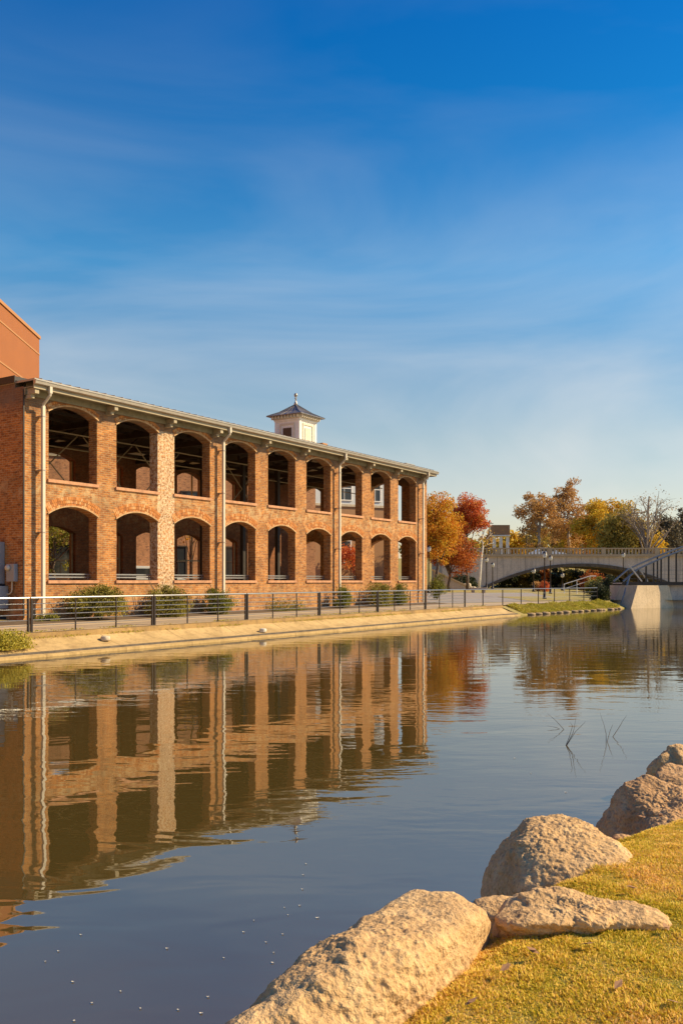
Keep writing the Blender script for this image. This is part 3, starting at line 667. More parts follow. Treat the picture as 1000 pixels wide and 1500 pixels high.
F_ = [WP(962, 1126, 7.8), WP(985, 1118, 7.9), WP(1040, 1120, 7.8), WP(1060, 1150, 7.5), WP(960, 1142, 7.6), (2.85, 7.5, -.1), (3.8, 7.4, .0), (3.9, 8.2, 0), (2.9, 8.2, -.1)]
boulder('boulder', 'flat slab boulder behind the brown pointed one at the right edge', F_, 'rock_red', 6, 14, .08, 15.1, .008)
E_ = [WP(962, 1114, 8.9), WP(985, 1100, 9.0), WP(1003, 1086, 9.1), WP(1040, 1080, 9.1), WP(1060, 1120, 8.8), (3.15, 8.8, -.1), (4.3, 8.7, 0), (4.4, 9.5, .2), (3.2, 9.4, -.1)]
boulder('boulder', 'rugged grey farthest boulder at the right edge', E_, 'rock', 6, 20, .12, 19.9, .01)
def small_rock(x, y, z, r, label, mat, seed, name='rock', flat=.6, group=None):
    P = [(x + r * math.cos(a_) * (.8 + .3 * random.random()), y + r * math.sin(a_), z + r * flat * h_) for h_ in (-1, .7) for a_ in [k * 1.05 + h_ for k in range(6)]] + [(x, y, z + r * flat)]
    return boulder(name, label, P, mat, 4, 9, .08, seed, .003, 'rock', group)
small_rock(.86, 4.72, .42, .17, 'small rounded rock wedged between the two largest boulders', 'rock', 1.2)
small_rock(*WP(893, 1221, 5.9)[:2], .45, .07, 'small whitish stone in the gap left of the brown pointed boulder', 'stone_pale', 2.2)
small_rock(*WP(912, 1222, 5.75)[:2], .50, .09, 'small dark stone beside the whitish stone', 'rock_red', 3.3)

# grass blades on the near bank
n_ = 260000
yy = 2.6 + 5.2 * RNG.random(n_) ** 1.25; xx = np.array(np.interp(yy, [0, 2, 3.25, 4.2, 5.0, 5.7, 6.3, 8], [-2.1, -.75, .0, .62, 1.15, 1.66, 2.3, 4.2])) - .02
wid = np.clip(.41 * yy - xx, .05, None); tt = RNG.random(n_) * wid; X = xx + tt
Z = nh(tt) + fbm(np.c_[X * 1.3, yy * 1.3, np.zeros(n_)], 4) * .018
P = np.c_[X, yy, Z]
cl_ = fbm(np.c_[X * 9, yy * 9, np.zeros(n_)], 3)
hgt = (.013 + .012 * RNG.random(n_)) * (1 + .55 * cl_); hgt = np.clip(hgt, .008, .035)
az = RNG.random(n_) * 2 * np.pi; ln = RNG.uniform(.6, 2.6, n_)
d = np.c_[np.cos(az) * ln, np.sin(az) * ln, np.ones(n_)]; d /= np.linalg.norm(d, axis=1)[:, None]
sd = np.c_[-np.sin(az + .5), np.cos(az + .5), np.zeros(n_)] * (.0022 + .0020 * RNG.random(n_))[:, None]
P[:, 2] -= .004
Q = np.stack([P - sd, P + sd, P + d * hgt[:, None] + sd * .5, P + d * hgt[:, None] - sd * .5], 1)
g = nquads('grass', Q, 'blade'); tag(g, 'short yellow-green lawn grass between and beside the boulders', 'grass', kind='stuff')
n_ = 90000; yy = RNG.uniform(.8, 9.5, n_); X0 = np.array(np.interp(yy, [0, 2, 3.25, 4.2, 5.0, 5.7, 6.3, 8, 12], [-2.1, -.75, .0, .62, 1.15, 1.66, 2.3, 4.2, 8])); tt = RNG.uniform(0, 5.0, n_); X = X0 + tt
kp = (X > .405 * yy) | (yy < 2.7); X, yy, tt = X[kp], yy[kp], tt[kp]; n_ = len(X); Z = nh(tt) + fbm(np.c_[X * 1.3, yy * 1.3, np.zeros(n_)], 4) * .018 - .004
P = np.c_[X, yy, Z]; az = RNG.random(n_) * 6.283; ln = RNG.uniform(.6, 2.6, n_); d = np.c_[np.cos(az) * ln, np.sin(az) * ln, np.ones(n_)]; d /= np.linalg.norm(d, axis=1)[:, None]; sd = np.c_[-np.sin(az + .5), np.cos(az + .5), np.zeros(n_)] * .005; h_ = RNG.uniform(.018, .032, n_)[:, None]
tag(nquads('grass', np.stack([P - sd, P + sd, P + d * h_ + sd * .5, P + d * h_ - sd * .5], 1), 'blade'), 'short lawn grass continuing to the right of the boulders', 'grass', kind='stuff')
for i, (px, py) in enumerate([(940, 1198), (967, 1196), (925, 1302), (975, 1360), (860, 1385), (780, 1395), (905, 1445), (690, 1470), (740, 1420), (985, 1470)]):
    y_ = 1.58 * 1300 / (py - 851); p = np.array([WP(px, py, y_)]); p[:, 2] = .63
    V4 = []
    for k in range(2):
        a_ = random.random() * 6; u_ = np.array([math.cos(a_), math.sin(a_), .25]) * .032; v_ = np.array([-math.sin(a_), math.cos(a_), .3 - .5 * k]) * .016
        V4.append([p[0] - u_, p[0] + v_ * 1.0, p[0] + u_, p[0] - v_])
    tag(nquads('dry_leaf', np.array(V4), 'dry_leaf'), 'curled brown dry leaf lying on the near grass', 'leaf', 'dry leaves on the grass')

# floating leaves
FL = [(448, 1266), (444, 1282), (443, 1303), (439, 1327), (417, 1330), (422, 1341), (465, 1345), (414, 1369), (372, 1349), (357, 1366), (390, 1381), (401, 1396), (399, 1411), (328, 1404), (245, 1390), (119, 1370), (86, 1394), (67, 1409), (107, 1439), (177, 1453), (135, 1470), (206, 1478), (261, 1480), (295, 1485), (109, 1496), (305, 1461), (753, 1111), (777, 1133), (828, 1161)]
for i, (px, py) in enumerate(FL):
    y_ = EYE * 1300 / (py - 851); x_ = (px - 500) / 1300 * y_; r_ = random.uniform(.005, .010) * (1.5 if i in (1, 6, 26, 28) else 1) * (1.5 if i > 25 else 1)
    a_ = random.random() * 6; ring = [(r_ * (1.25 if k % 2 else .85) * math.cos(a_ + k * 1.047), .7 * r_ * math.sin(a_ + k * 1.047), .004 + .003 * (k % 2)) for k in range(6)]
    m_ = MB(); m_.v = ring + [(0, 0, .002)]; m_.f = [(k, (k + 1) % 6, 6) for k in range(6)]
    tag(m_.build('floating_leaf', 'petal', loc=(x_, y_, 0)), 'tiny pale leaf floating on the water', 'leaf', 'pale leaves floating on the water')
# twigs standing out of the water
def twigs(label, x0, x1, lines):
    y_ = 12.6; root = None; m_ = MB(); base = ((x0 + x1) / 2 - 500) / 1300 * y_
    for bx, by, pts_ in lines:
        yw = EYE * 1300 / (by - 851); P = [WP(bx, by, yw)]
        for k, (px, py) in enumerate(pts_): P.append(WP(px, py, yw + .15 * math.sin(k + bx)))
        P[0] = (P[0][0], P[0][1], -.05); m_.tube([(p[0] - base, p[1] - y_, p[2]) for p in P], [.005 - .0038 * k / len(pts_) for k in range(len(P))], 5)
    m_.tube([(pt[0][0], pt[0][1], -.05) for pt in [[(WP(b0_, b1_, EYE * 1300 / (b1_ - 851))[0] - base, WP(b0_, b1_, EYE * 1300 / (b1_ - 851))[1] - y_)] for b0_, b1_, _ in lines]], .008, 5)
    tag(m_.build('submerged_branch', 'bark', loc=(base, y_, 0)), label, 'branch')
twigs('thin bare twigs poking out of the water, left of the pair', 800, 860, [(830, 1069, [(813, 1055), (801, 1045)]), (830, 1069, [(815, 1066), (800, 1063)]), (826, 1092, [(838, 1075), (840, 1068), (843, 1050)]), (826, 1092, [(842, 1072), (857, 1057)]), (826, 1092, [(833, 1080), (838, 1063), (834, 1058)])])
twigs('thin bare twigs poking out of the water, right of the pair', 870, 925, [(893, 1080, [(907, 1064), (912, 1055), (917, 1048)]), (887, 1087, [(887, 1075), (884, 1062), (878, 1044)]), (887, 1087, [(893, 1070), (897, 1061)]), (880, 1076, [(870, 1079), (858, 1078)])])

# ================================================================== PLANTS AND TREES
def grow_tubes(m_, base, top, r0, limbs):
    """trunk plus limbs; returns tip points"""
    b_ = Vector(base); t_ = Vector(top); P = []
    for i in range(7):
        f = i / 6; p = b_.lerp(t_, f) + Vector((random.uniform(-1, 1), random.uniform(-1, 1), 0)) * r0 * .9 * (0 < i); P.append(p)
    m_.tube(P, [r0 * (1.25 if i == 0 else 1) * (1 - .75 * i / 6) for i in range(7)], 8); tips = []
    for (tgt, f0) in limbs:
        i = min(5, int(f0 * 6)); st = P[i].lerp(P[i + 1], f0 * 6 - i); tg = Vector(tgt); L_ = (tg - st).length
        mid_ = st.lerp(tg, .5) + Vector((random.uniform(-1, 1), random.uniform(-1, 1), random.uniform(0, 1))) * L_ * .10
        r1 = r0 * (1 - .75 * f0) * .55; m_.tube([st, st.lerp(mid_, .5), mid_, mid_.lerp(tg, .55), tg], [r1, r1 * .8, r1 * .6, r1 * .4, r1 * .15], 5, False)
        for k in range(4):
            s2 = mid_.lerp(tg, random.uniform(-.3, .7)); e2 = s2 + (tg - st).normalized().lerp(Vector((random.uniform(-1, 1), random.uniform(-1, 1), random.uniform(-.2, 1))), .65) * L_ * random.uniform(.25, .45)
            m_.tube([s2, s2.lerp(e2, .5) + Vector((0, 0, .04 * L_)), e2], [r1 * .35, r1 * .22, r1 * .08], 4, False); tips.append(np.array(e2))
        tips.append(np.array(tg)); tips.append(np.array(mid_.lerp(tg, .6)))
    return tips
def tree(label, loc, H, rx, rz, mat, n_leaf, size, bark='bark', trunk=.2, crown_c=None, lean=(0, 0), name='tree', group=None, clump=.5, density=1.0, extra=None, cat='tree', droop=0, n_limb=14, tubes=True, sx=1.0):
    root = thing(name, label, cat, loc, 0, group); zc = crown_c if crown_c else H - rz
    limbs = []
    for k in range(n_limb):
        th = random.random() * 6.283; ph = math.asin(random.uniform(-.55, 1)); rr = random.uniform(.55, .95)
        limbs.append(((lean[0] + sx * rx * rr * math.cos(ph) * math.cos(th), lean[1] + rx * rr * math.cos(ph) * math.sin(th), zc + rz * rr * math.sin(ph)), random.uniform(.3, .9)))
    m_ = MB(); tips = grow_tubes(m_, (0, 0, -.3), (lean[0], lean[1], min(H * .88, zc + rz * .6)), trunk, limbs); m_.build('trunk', bark, root, smooth=True)
    # clumps at tips plus some in the crown volume
    C_ = np.array(tips); m2 = int(len(tips) * .7 * density)
    if m2:
        U = RNG.normal(size=(m2, 3)); U /= np.linalg.norm(U, axis=1)[:, None]; U *= (RNG.random(m2) ** .4)[:, None]
        C_ = np.r_[C_, U * [rx * .85 * sx, rx * .85, rz * .85] + [lean[0], lean[1], zc]]
    rad = RNG.uniform(.5, 1.3, len(C_)) * clump; wgt = rad ** 2; idx = RNG.choice(len(C_), n_leaf, p=wgt / wgt.sum())
    O = RNG.normal(size=(n_leaf, 3)); O /= np.linalg.norm(O, axis=1)[:, None]; O *= (RNG.random(n_leaf) ** .55)[:, None]; O[:, 2] *= .7
    P = C_[idx] + O * rad[idx][:, None]
    if droop:
        P[:, 2] -= droop * RNG.random(n_leaf) ** 1.5
    nquads('crown', leaves(P, size, droop * .6), mat, root)
    return root
def shrub(label, loc, w_, h, mat, n_leaf, size, name='shrub', group=None, depth=None, cat='shrub', stems=True):
    root = thing(name, label, cat, loc, BROT, group); d_ = depth or w_ * .6
    m_ = MB()
    for k in range(7):
        a_ = random.random() * 6.28; e_ = (math.cos(a_) * w_ * .38, math.sin(a_) * d_ * .38, h * random.uniform(.6, .95)); m_.tube([(0, 0, -.05), (e_[0] * .4, e_[1] * .4, e_[2] * .5), e_], [.03, .02, .008], 4, False)
    m_.build('stem', 'bark', root)
    nC = 26; U = RNG.normal(size=(nC, 3)); U /= np.linalg.norm(U, axis=1)[:, None]; U[:, 2] = np.abs(U[:, 2]); C_ = U * RNG.uniform(.35, .8, (nC, 1)) * [w_ / 2, d_ / 2, h * .92]; C_[:, 2] += .12 * h
    rad = RNG.uniform(.12, .26, nC) * max(w_, h) ; idx = RNG.integers(0, nC, n_leaf)
    O = RNG.normal(size=(n_leaf, 3)); O /= np.linalg.norm(O, axis=1)[:, None]; O *= (RNG.random(n_leaf) ** .5)[:, None]
    P = C_[idx] + O * rad[idx][:, None] * [1, 1, .75]; P[:, 2] = np.clip(P[:, 2], .02, None)
    nquads('foliage', leaves(P, size), mat, root); return root
def B(px, D): z = D / (ST - CT * (px - 500) / 1300); x_ = (px - 500) / 1300 * z; return (x_, z, gh(x_, z))
G_ = 'shrubs along the brick wall'
shrub('largest straggly shrub under the first arch beside the downpipe', B(146, 25.1), 2.7, 1.5, 'leaf_plant', 13000, .075, group=G_)
shrub('dense rounded shrub under the second arch', B(246, 25.1), 2.35, 1.5, 'leaf_plant', 11000, .07, group=G_)
shrub('shrub tucked beside the second downpipe under the third arch', B(320, 25.2), 1.75, 1.5, 'leaf_green', 6500, .075, group=G_)
shrub('small round yellow-green shrub just right of the third downpipe', B(503, 25.3), 1.6, 1.35, 'leaf_green', 3500, .08, group=G_)
shrub('wide low shrub of two heads under the eighth arch', B(556, 25.2), 2.3, 1.6, 'leaf_plant', 5000, .08, group=G_)
shrub('green shrub by the last arch next to the wide low one', B(583, 25.3), 1.7, 1.45, 'leaf_green', 4000, .08, group=G_)
shrub('tiny low tuft at the foot of the first downpipe', B(70, 25.6), 1.2, .22, 'leaf_green', 1500, .06, group=G_)
shrub('long low yellow-green ground plants behind the middle railing', B(420, 25.4), 3.4, .25, 'leaf_green', 2500, .06, depth=.5, group=G_)
shrub('leafy shrub at the hall corner behind the lamp post', B(640, 27.5), 1.6, 2.2, 'leaf_green', 4000, .09, group=G_)
p = B(12, 21.75); shrub('clump of long yellow-green grass spilling over the concrete bank at left', (p[0], p[1], .25), 1.7, .42, 'verge_grass', 9000, .06, name='grass_clump', depth=1.1, cat='grass clump')
n_ = 5200; s_ = RNG.uniform(-3, 33, n_); cl_ = fbm(np.c_[s_ * .9, s_ * 0, s_ * 0], 3); kp = cl_ + RNG.random(n_) * .5 > .25; s_ = s_[kp]; n_ = len(s_)
of = np.where(RNG.random(n_) < .5, RNG.normal(1.16, .05, n_), RNG.normal(1.45, .05, n_)); P = CORNER[None] + EX[None] * s_[:, None] + EY[None] * (21.0 + of - 26)[:, None]; P[:, 2] = np.where(of < 1.3, .46, .63) + RNG.random(n_) * .06
tag(nquads('kerb_weeds', leaves(P, .055), 'verge_grass'), 'sparse dry weeds growing along the kerb of the promenade', 'weeds', kind='stuff')
# verge grass on the bank, with edging stones
n_ = 26000; s_ = RNG.uniform(34.2, 51.0, n_); of = RNG.uniform(.12, 1.35, n_); eD = np.array([edgeD(v) for v in s_]); zz = np.interp(of, [.05, .25, .8, 1.3, 1.42], [.05, .14, .36, .55, .62])
cl_ = fbm(np.c_[s_ * 1.2, of * 1.2, of * 0], 3); P = CORNER[None] + EX[None] * s_[:, None] + EY[None] * (eD + of - 26)[:, None]; P[:, 2] = zz + RNG.random(n_) * .12 * np.clip(1 + cl_ * 1.2, .3, 2.2)
tag(nquads('verge_grass', leaves(P, .09), 'verge_grass'), 'bright yellow-green grass strip on the bank right of the concrete', 'grass', kind='stuff')
for i in range(15):
    s_ = 35.0 + i * 1.08 + random.uniform(-.2, .2); p = bank_pt(s_, .05, .0)
    o = small_rock(p[0], p[1], .05, random.uniform(.28, .46), 'tan edging stone at the waterline of the grass verge', 'edge_stone', i * 1.7, 'edging_stone', .26, 'edging stones at the waterline')
small_rock(*B(155, 21.75)[:2], .36, .16, 'small pale grey stone lying on the concrete bank at left', 'stone_pale', 4.1)
small_rock(*B(385, 21.4)[:2], .26, .16, 'small white stone on the concrete bank near the middle', 'petal', 6.1)

def at(px, z_): x_ = (px - 500) / 1300 * z_; return (x_, z_, gh(x_, z_))
tree('tall yellow-green tree with orange lower leaves right behind the hall corner', at(640, 76), 8.7, 2.0, 3.4, 'leaf_yellow', 19000, .17, trunk=.17, clump=.75)
tree('bushy rust-orange tree leaning low between the yellow and the red tree', at(658, 80), 6.3, 2.7, 2.5, 'leaf_rust', 19000, .17, trunk=.15, clump=.8, crown_c=3.4)
tree('bright red maple tree left of the arch bridge', at(684, 86), 9.6, 2.0, 2.5, 'leaf_red', 12500, .18, trunk=.15, clump=.7)
tree('small yellow tree at the hall corner filling the gap beside it', at(622, 84), 8.4, 1.9, 3.3, 'leaf_yellow', 5000, .27, trunk=.12, clump=.7)
# white leaning birch snag
bt = thing('birch_tree', 'thin white leaning bare birch trunk in front of the arch bridge', 'tree', at(701, 93))
m_ = MB(); m_.tube([(0, 0, -.2), (.12, 0, 1.6), (.22, 0, 3.0), (.42, 0, 4.6), (.40, 0, 6.0)], [.15, .12, .11, .08, .05], 8)
for a_, b_ in (((.3, 0, 3.8), (-1.2, .1, 4.6)), ((.4, 0, 4.7), (1.4, 0, 5.9)), ((.42, 0, 5.0), (-.5, 0, 6.3)), ((.2, 0, 2.6), (-.7, 0, 3.4)), ((.4, 0, 5.6), (.9, 0, 6.9)), ((.4, 0, 4.4), (1.6, .2, 4.9))): m_.tube([a_, tuple((a_[k] + b_[k]) / 2 + (.1 if k == 2 else 0) for k in range(3)), b_], [.05, .035, .012], 5)
m_.build('trunk', 'birch_bark', bt, smooth=True)
P = RNG.normal(size=(160, 3)) * [.8, .5, .7] + [.3, 0, 5.2]; nquads('crown', leaves(P, .2), 'leaf_gold', bt)
# right group beyond the bridge
tree('tall airy brown sycamore, left of the pair behind the bridge', at(790, 140), 14.8 - gh(*at(790, 140)[:2]) + 3, 4.3, 6.2, 'leaf_brown', 8500, .30, 'bark_pale', .28, clump=.9, density=.5, n_limb=20)
tree('tallest airy orange-brown sycamore behind the bridge', at(833, 145), 19.6 - gh(*at(833, 145)[:2]), 4.0, 7.6, 'leaf_brown', 9500, .30, 'bark_pale', .3, clump=.95, density=.5, n_limb=22)
tree('golden yellow round tree behind the bridge', at(888, 135), 16.0 - gh(*at(888, 135)[:2]), 5.3, 5.6, 'leaf_gold', 22000, .32, trunk=.3, clump=1.3)
tree('orange-gold tree between the sycamore and the golden one', at(858, 152), 15.6 - gh(*at(858, 152)[:2]), 4.2, 5.4, 'leaf_yellow', 14000, .32, trunk=.25, clump=1.2)
tree('olive-brown willow with drooping twigs behind the bridge', at(905, 124), 13.2 - gh(*at(905, 124)[:2]), 3.4, 4.6, 'leaf_olive', 8500, .36, trunk=.25, clump=1.1, droop=2.2)
# bare tree
bt = tree('large bare grey tree with few yellow leaves rising above the truss bridge', at(948, 118), 15.6 - gh(*at(948, 118)[:2]), 4.2, 5.4, 'leaf_grey', 900, .22, 'bark_grey', .34, clump=1.0, density=0, n_limb=34)
tree('hanging yellow willow curtain right of the bare tree', at(955, 121), 9.6 - gh(*at(955, 121)[:2]), 1.9, 2.4, 'leaf_gold', 3200, .30, trunk=.2, clump=.8, droop=3.4)
tree('olive willow thicket below the bare tree', at(930, 122), 12.0 - gh(*at(930, 122)[:2]), 3.0, 4.4, 'leaf_olive', 5200, .32, trunk=.2, clump=1.0, droop=2.6)
tree('dark evergreen tree at the right edge behind the truss bridge', at(975, 130), 12.4 - gh(*at(975, 130)[:2]), 2.2, 4.2, 'leaf_evergreen', 7000, .34, trunk=.2, clump=1.0)
tree('second dark evergreen tree cut by the right edge', at(1000, 135), 13.4 - gh(*at(1000, 135)[:2]), 2.6, 4.6, 'leaf_evergreen', 7000, .34, trunk=.2, clump=1.0)
kinds = ['leaf_olive', 'leaf_grey', 'leaf_gold', 'leaf_brown']
lab = {'leaf_olive': 'low olive-brown tree in the distant row behind the bridge', 'leaf_grey': 'low grey-brown tree in the distant row behind the bridge', 'leaf_gold': 'low golden tree in the distant row behind the bridge', 'leaf_brown': 'low brown tree in the distant row behind the bridge'}
for i, px in enumerate(range(600, 1090, 17)):
    z_ = 165 + 22 * random.random(); k = kinds[(i * 7 + i // 3) % 4] if px != 770 else 'leaf_gold'
    g_ = at(px + random.uniform(-6, 6), z_); H_ = random.uniform(5.0, 7.2) + (1.6 if px > 780 else 0)
    tree(lab[k], g_, H_, 3.0, H_ * .42, k, 1500, .6, trunk=.16, clump=1.25, n_limb=7, group='distant row of trees behind the bridge', crown_c=H_ * .5)
# shrubs below the arch and about the path
def sh2(label, px, z_, w_, h, mat, n_leaf=3000, size=.16, dz_=0, name='shrub'):
    p = at(px, z_); return shrub(label, (p[0], p[1], p[2] + dz_), w_, h, mat, n_leaf, size, name=name)
sh2('orange ornamental grass mound glowing beneath the right of the arch', 868, 97, 4.6, 2.6, 'leaf_rust', 5000, .18)
sh2('dark green shrub at the end of the fence by the truss bridge', 893, 80, 3.0, 2.2, 'leaf_darkgreen', 9000, .14)
sh2('dark shrub with tan seed heads left of the truss bridge', 872, 84, 3.0, 2.1, 'leaf_plant', 6000, .15)
p = L(51.3, 20.9, .1); shrub('dark tangled bush hanging down to the water at the abutment', (p[0] + .1, p[1] + .6, .05), 1.9, 2.6, 'leaf_darkgreen', 9000, .12)
sh2('dark bush below the rusty tree by the bridge wall', 672, 97, 3.6, 1.7, 'leaf_darkgreen', 4000, .16)
sh2('dark bush beside the foot of the bridge wall', 690, 99, 2.2, 1.5, 'leaf_darkgreen', 3000, .16)
sh2('small red shrub under the arch by the path', 797, 92, 1.6, 1.3, 'leaf_red', 1800, .14)
sh2('small brown grassy shrub under the arch', 786, 93, 1.6, 1.2, 'leaf_brown', 1800, .14)
for i, (px, k) in enumerate(zip(range(735, 925, 16), ['leaf_darkgreen', 'leaf_darkgreen', 'leaf_olive', 'leaf_darkgreen', 'leaf_rust', 'leaf_darkgreen', 'leaf_olive', 'leaf_darkgreen', 'leaf_rust', 'leaf_darkgreen', 'leaf_olive', 'leaf_darkgreen'])):
    p = at(px, 118.2); shrub({'leaf_darkgreen': 'dark green bush on the slope seen through the arch', 'leaf_rust': 'rust-coloured bush on the slope seen through the arch', 'leaf_olive': 'olive bush on the slope seen through the arch', 'leaf_red': 'red bush on the slope seen through the arch'}[k], p, 3.4, 3.2, k, 2200, .26, group='bushes on the slope beyond the arch')
# low plants behind the hall
tree('golden small tree seen through the third upper opening of the hall', B(278, 41.5), 6.4, 1.2, 1.2, 'leaf_yellow', 1400, .2, trunk=.08, clump=.5, n_limb=8)
tree('small red-leaved tree seen through the seventh lower arch', B(513, 44), 4.4, 2.0, 1.6, 'leaf_red', 2200, .2, trunk=.08, clump=.6, n_limb=9)
tree('dark green tree behind the steps seen through the first lower arch', B(80, 50), 7.0, 3.0, 3.0, 'leaf_green', 6000, .18, trunk=.14, clump=.8)
tree('small olive tree seen through the eighth lower arch', B(552, 46), 4.4, 2.0, 1.6, 'leaf_olive', 2200, .2, trunk=.08, clump=.6, n_limb=9)

# ================================================================== BUILDINGS BEHIND
def terracotta():
    far = np.array([-20.4, 60.0]); dr = np.array([-.0423, 1.0]); dr /= np.linalg.norm(dr)
    rot = math.atan2(dr[1], dr[0]); root = thing('terracotta_building', 'plain orange terracotta building with diagonal-looking panel joints rising behind the hall at left', 'building', (far[0], far[1], 0), rot)
    # local x runs away from the viewer along the wall, y to the left
    m_ = MB().box(-40, 0, 0, 25, .3, 18.55); m_.build('wall', 'terracotta_metal', root)
    c_ = MB().box(-40.1, .1, -.08, 25.1, 18.552, 18.75); c_.build('coping', 'terracotta_trim', root)
    for z_ in (17.45, 17.40 - 2.35, 12.9): MB().box(-40, .02, -.03, -.002, z_, z_ + .10).build('joint', 'terracotta_trim', root)
    return root
terracotta()
def rear(label, c, ang, w_, h, mat, wins, ledge=None, dep=8):
    root = thing('rear_building', label, 'building', (c[0], c[1], 0), ang)
    MB().box(-w_ / 2, w_ / 2, 0, dep, (ledge if mat == 'siding' else .3), h).build('wall', mat, root)
    if mat == 'siding': MB().box(-w_ / 2, w_ / 2, 0, dep, .3, ledge - .002).build('wall', 'tan_wall', root)
    if ledge: MB().box(-w_ / 2, w_ / 2, -.12, -.002, ledge, ledge + .22).build('ledge', 'stone_pale', root)
    MB().box(-w_ / 2 - .1, w_ / 2 + .1, -.1, dep + .1, h + .002, h + .25).build('coping', 'fascia', root)
    for (x_, z_, ww, hh) in wins:
        f_ = MB().box(x_ - ww / 2, x_ + ww / 2, -.10, -.003, z_ - .09, z_).box(x_ - ww / 2, x_ + ww / 2, -.10, -.003, z_ + hh, z_ + hh + .1).box(x_ - ww / 2, x_ - ww / 2 + .12, -.08, -.003, z_ + .001, z_ + hh - .001).box(x_ + ww / 2 - .12, x_ + ww / 2, -.08, -.003, z_ + .001, z_ + hh - .001).box(x_ - ww / 2 + .12, x_ + ww / 2 - .12, -.06, -.003, z_ + hh / 2 - .04, z_ + hh / 2 + .04).box(x_ - .025, x_ + .025, -.055, -.003, z_ + .001, z_ + hh / 2 - .041)
        fo = f_.build('window', 'white_paint' if mat == 'siding' else 'timber_dark', root); MB().box(x_ - ww / 2 + .12, x_ + ww / 2 - .12, -.03, -.002, z_ + .002, z_ + hh - .002).build('pane', 'glass_dark', fo)
rear('pale house with white sash windows seen through the right upper openings of the hall', (-1.2, 84.0), R(25), 13.5, 13.0, 'siding', [(-3.7, 9.95, 1.7, 2.2), (-2.0, 9.95, .7, 2.2), (1.6, 9.95, 1.7, 2.2), (.0, 9.95, .7, 2.2), (4.9, 9.95, 1.3, 2.2), (-3.4, 4, 1.5, 2), (1.6, 4, 1.5, 2)], 9.3)
rear('plain brown brick building seen through the left upper openings of the hall', (-13.0, 67.5), R(25), 24.0, 11.2, 'terra_wall_brick', [(-8, 2.6, 1.4, 2.2), (-3.4, 2.6, 1.4, 2.2), (.6, 2.6, 1.4, 2.2), (5, 2.6, 1.4, 2.2), (9, 2.6, 1.4, 2.2), (-6, 7, 1.4, 2), (1.5, 7, 1.4, 2), (7, 7, 1.4, 2)], 6.2)
# steps with white railing behind
sp_ = B(88, 40.5); st = thing('stone_steps', 'pale stone steps seen through the first lower arch', 'steps', (sp_[0], sp_[1], sp_[2]), BROT)
for i in range(14): MB().box(-2.4, 1.2, i * .30, i * .30 + (.55 if i < 13 else 2.5), -.2, .165 * (i + 1)).build('step', 'stone_pale', st, bevel=.01)
wr = thing('white_railing', 'white painted railing above the steps seen through the first lower arch', 'railing', (sp_[0], sp_[1], sp_[2] + 1.15), BROT)
m_ = MB()
for i in range(9): m_.box(-2.3 + i * .42, -2.24 + i * .42, 4.3, 4.36, 1.16, 2.1)
m_.build('balusters', 'white_paint', wr); MB().box(-2.4, 1.3, 4.27, 4.39, 2.11, 2.2).box(-2.4, 1.3, 4.29, 4.37, 1.2, 1.27).build('top_rail', 'white_paint', wr)
# van
def van(loc, rot):
    root = thing('parked_van', 'pale blue-grey van seen through the second lower arch of the hall', 'van', loc, rot)
    P = [(0, .35), (4.6, .35), (4.6, 1.0), (3.9, 1.15), (3.3, 1.95), (.1, 2.0), (0, 1.2)]
    m_ = MB(); n0 = len(P); m_.v = [(x_, 0, z_) for x_, z_ in P] + [(x_, 1.85, z_) for x_, z_ in P]
    m_.f = [tuple(range(n0)), tuple(reversed(range(n0, 2 * n0)))] + [(i, n0 + i, n0 + (i + 1) % n0, (i + 1) % n0) for i in range(n0)]
    m_.build('body', 'van_paint', root, bevel=.04)
    MB().box(.4, 3.1, -.012, .02, 1.25, 1.8).box(.4, 3.1, 1.83, 1.862, 1.25, 1.8).build('side_window', 'glass_dark', root)
    MB().q((3.94, .15, 1.17), (3.94, 1.7, 1.17), (3.38, 1.65, 1.9), (3.38, .2, 1.9)).build('windscreen', 'glass_dark', root)
    for x_ in (.85, 3.7):
        for y_ in (-.02, 1.67):
            w2 = MB().lathe([(.32, 0), (.34, .05), (.34, .15), (.32, .2)], 18).build('wheel', 'tyre', root); w2.rotation_euler = (R(-90), 0, 0); w2.location = (x_, y_, .33)
            h2 = MB().lathe([(.17, -.012), (.15, .21)], 12).build('rim', 'steel_rail', w2)
    return root
p = B(184, 48); van(p, BROT - .5)
# car on the bridge
def car(loc, rot):
    root = thing('car', 'silver car driving over the arch bridge', 'car', loc, rot)
    P = [(0, .3), (4.3, .3), (4.3, .75), (3.3, .92), (2.75, 1.42), (1.2, 1.45), (.45, 1.0), (0, .9)]
    n0 = len(P); m_ = MB(); m_.v = [(x_, 0, z_) for x_, z_ in P] + [(x_, 1.75, z_) for x_, z_ in P]
    m_.f = [tuple(range(n0)), tuple(reversed(range(n0, 2 * n0)))] + [(i, n0 + i, n0 + (i + 1) % n0, (i + 1) % n0) for i in range(n0)]
    m_.build('body', 'van_paint', root, bevel=.05)
    m_ = MB(); m_.q((.8, -.012, .98), (1.95, -.012, .98), (1.95, -.012, 1.36), (1.28, -.012, 1.36)); m_.q((2.02, -.012, .98), (3.1, -.012, .98), (2.7, -.012, 1.34), (2.02, -.012, 1.36)); m_.build('side_window', 'glass_dark', root)
    for x_ in (.8, 3.45):
        for y_ in (-.02, 1.6):
            w2 = MB().lathe([(.29, 0), (.31, .04), (.31, .14), (.29, .18)], 16).build('wheel', 'tyre', root); w2.rotation_euler = (R(-90), 0, 0); w2.location = (x_, y_, .31)
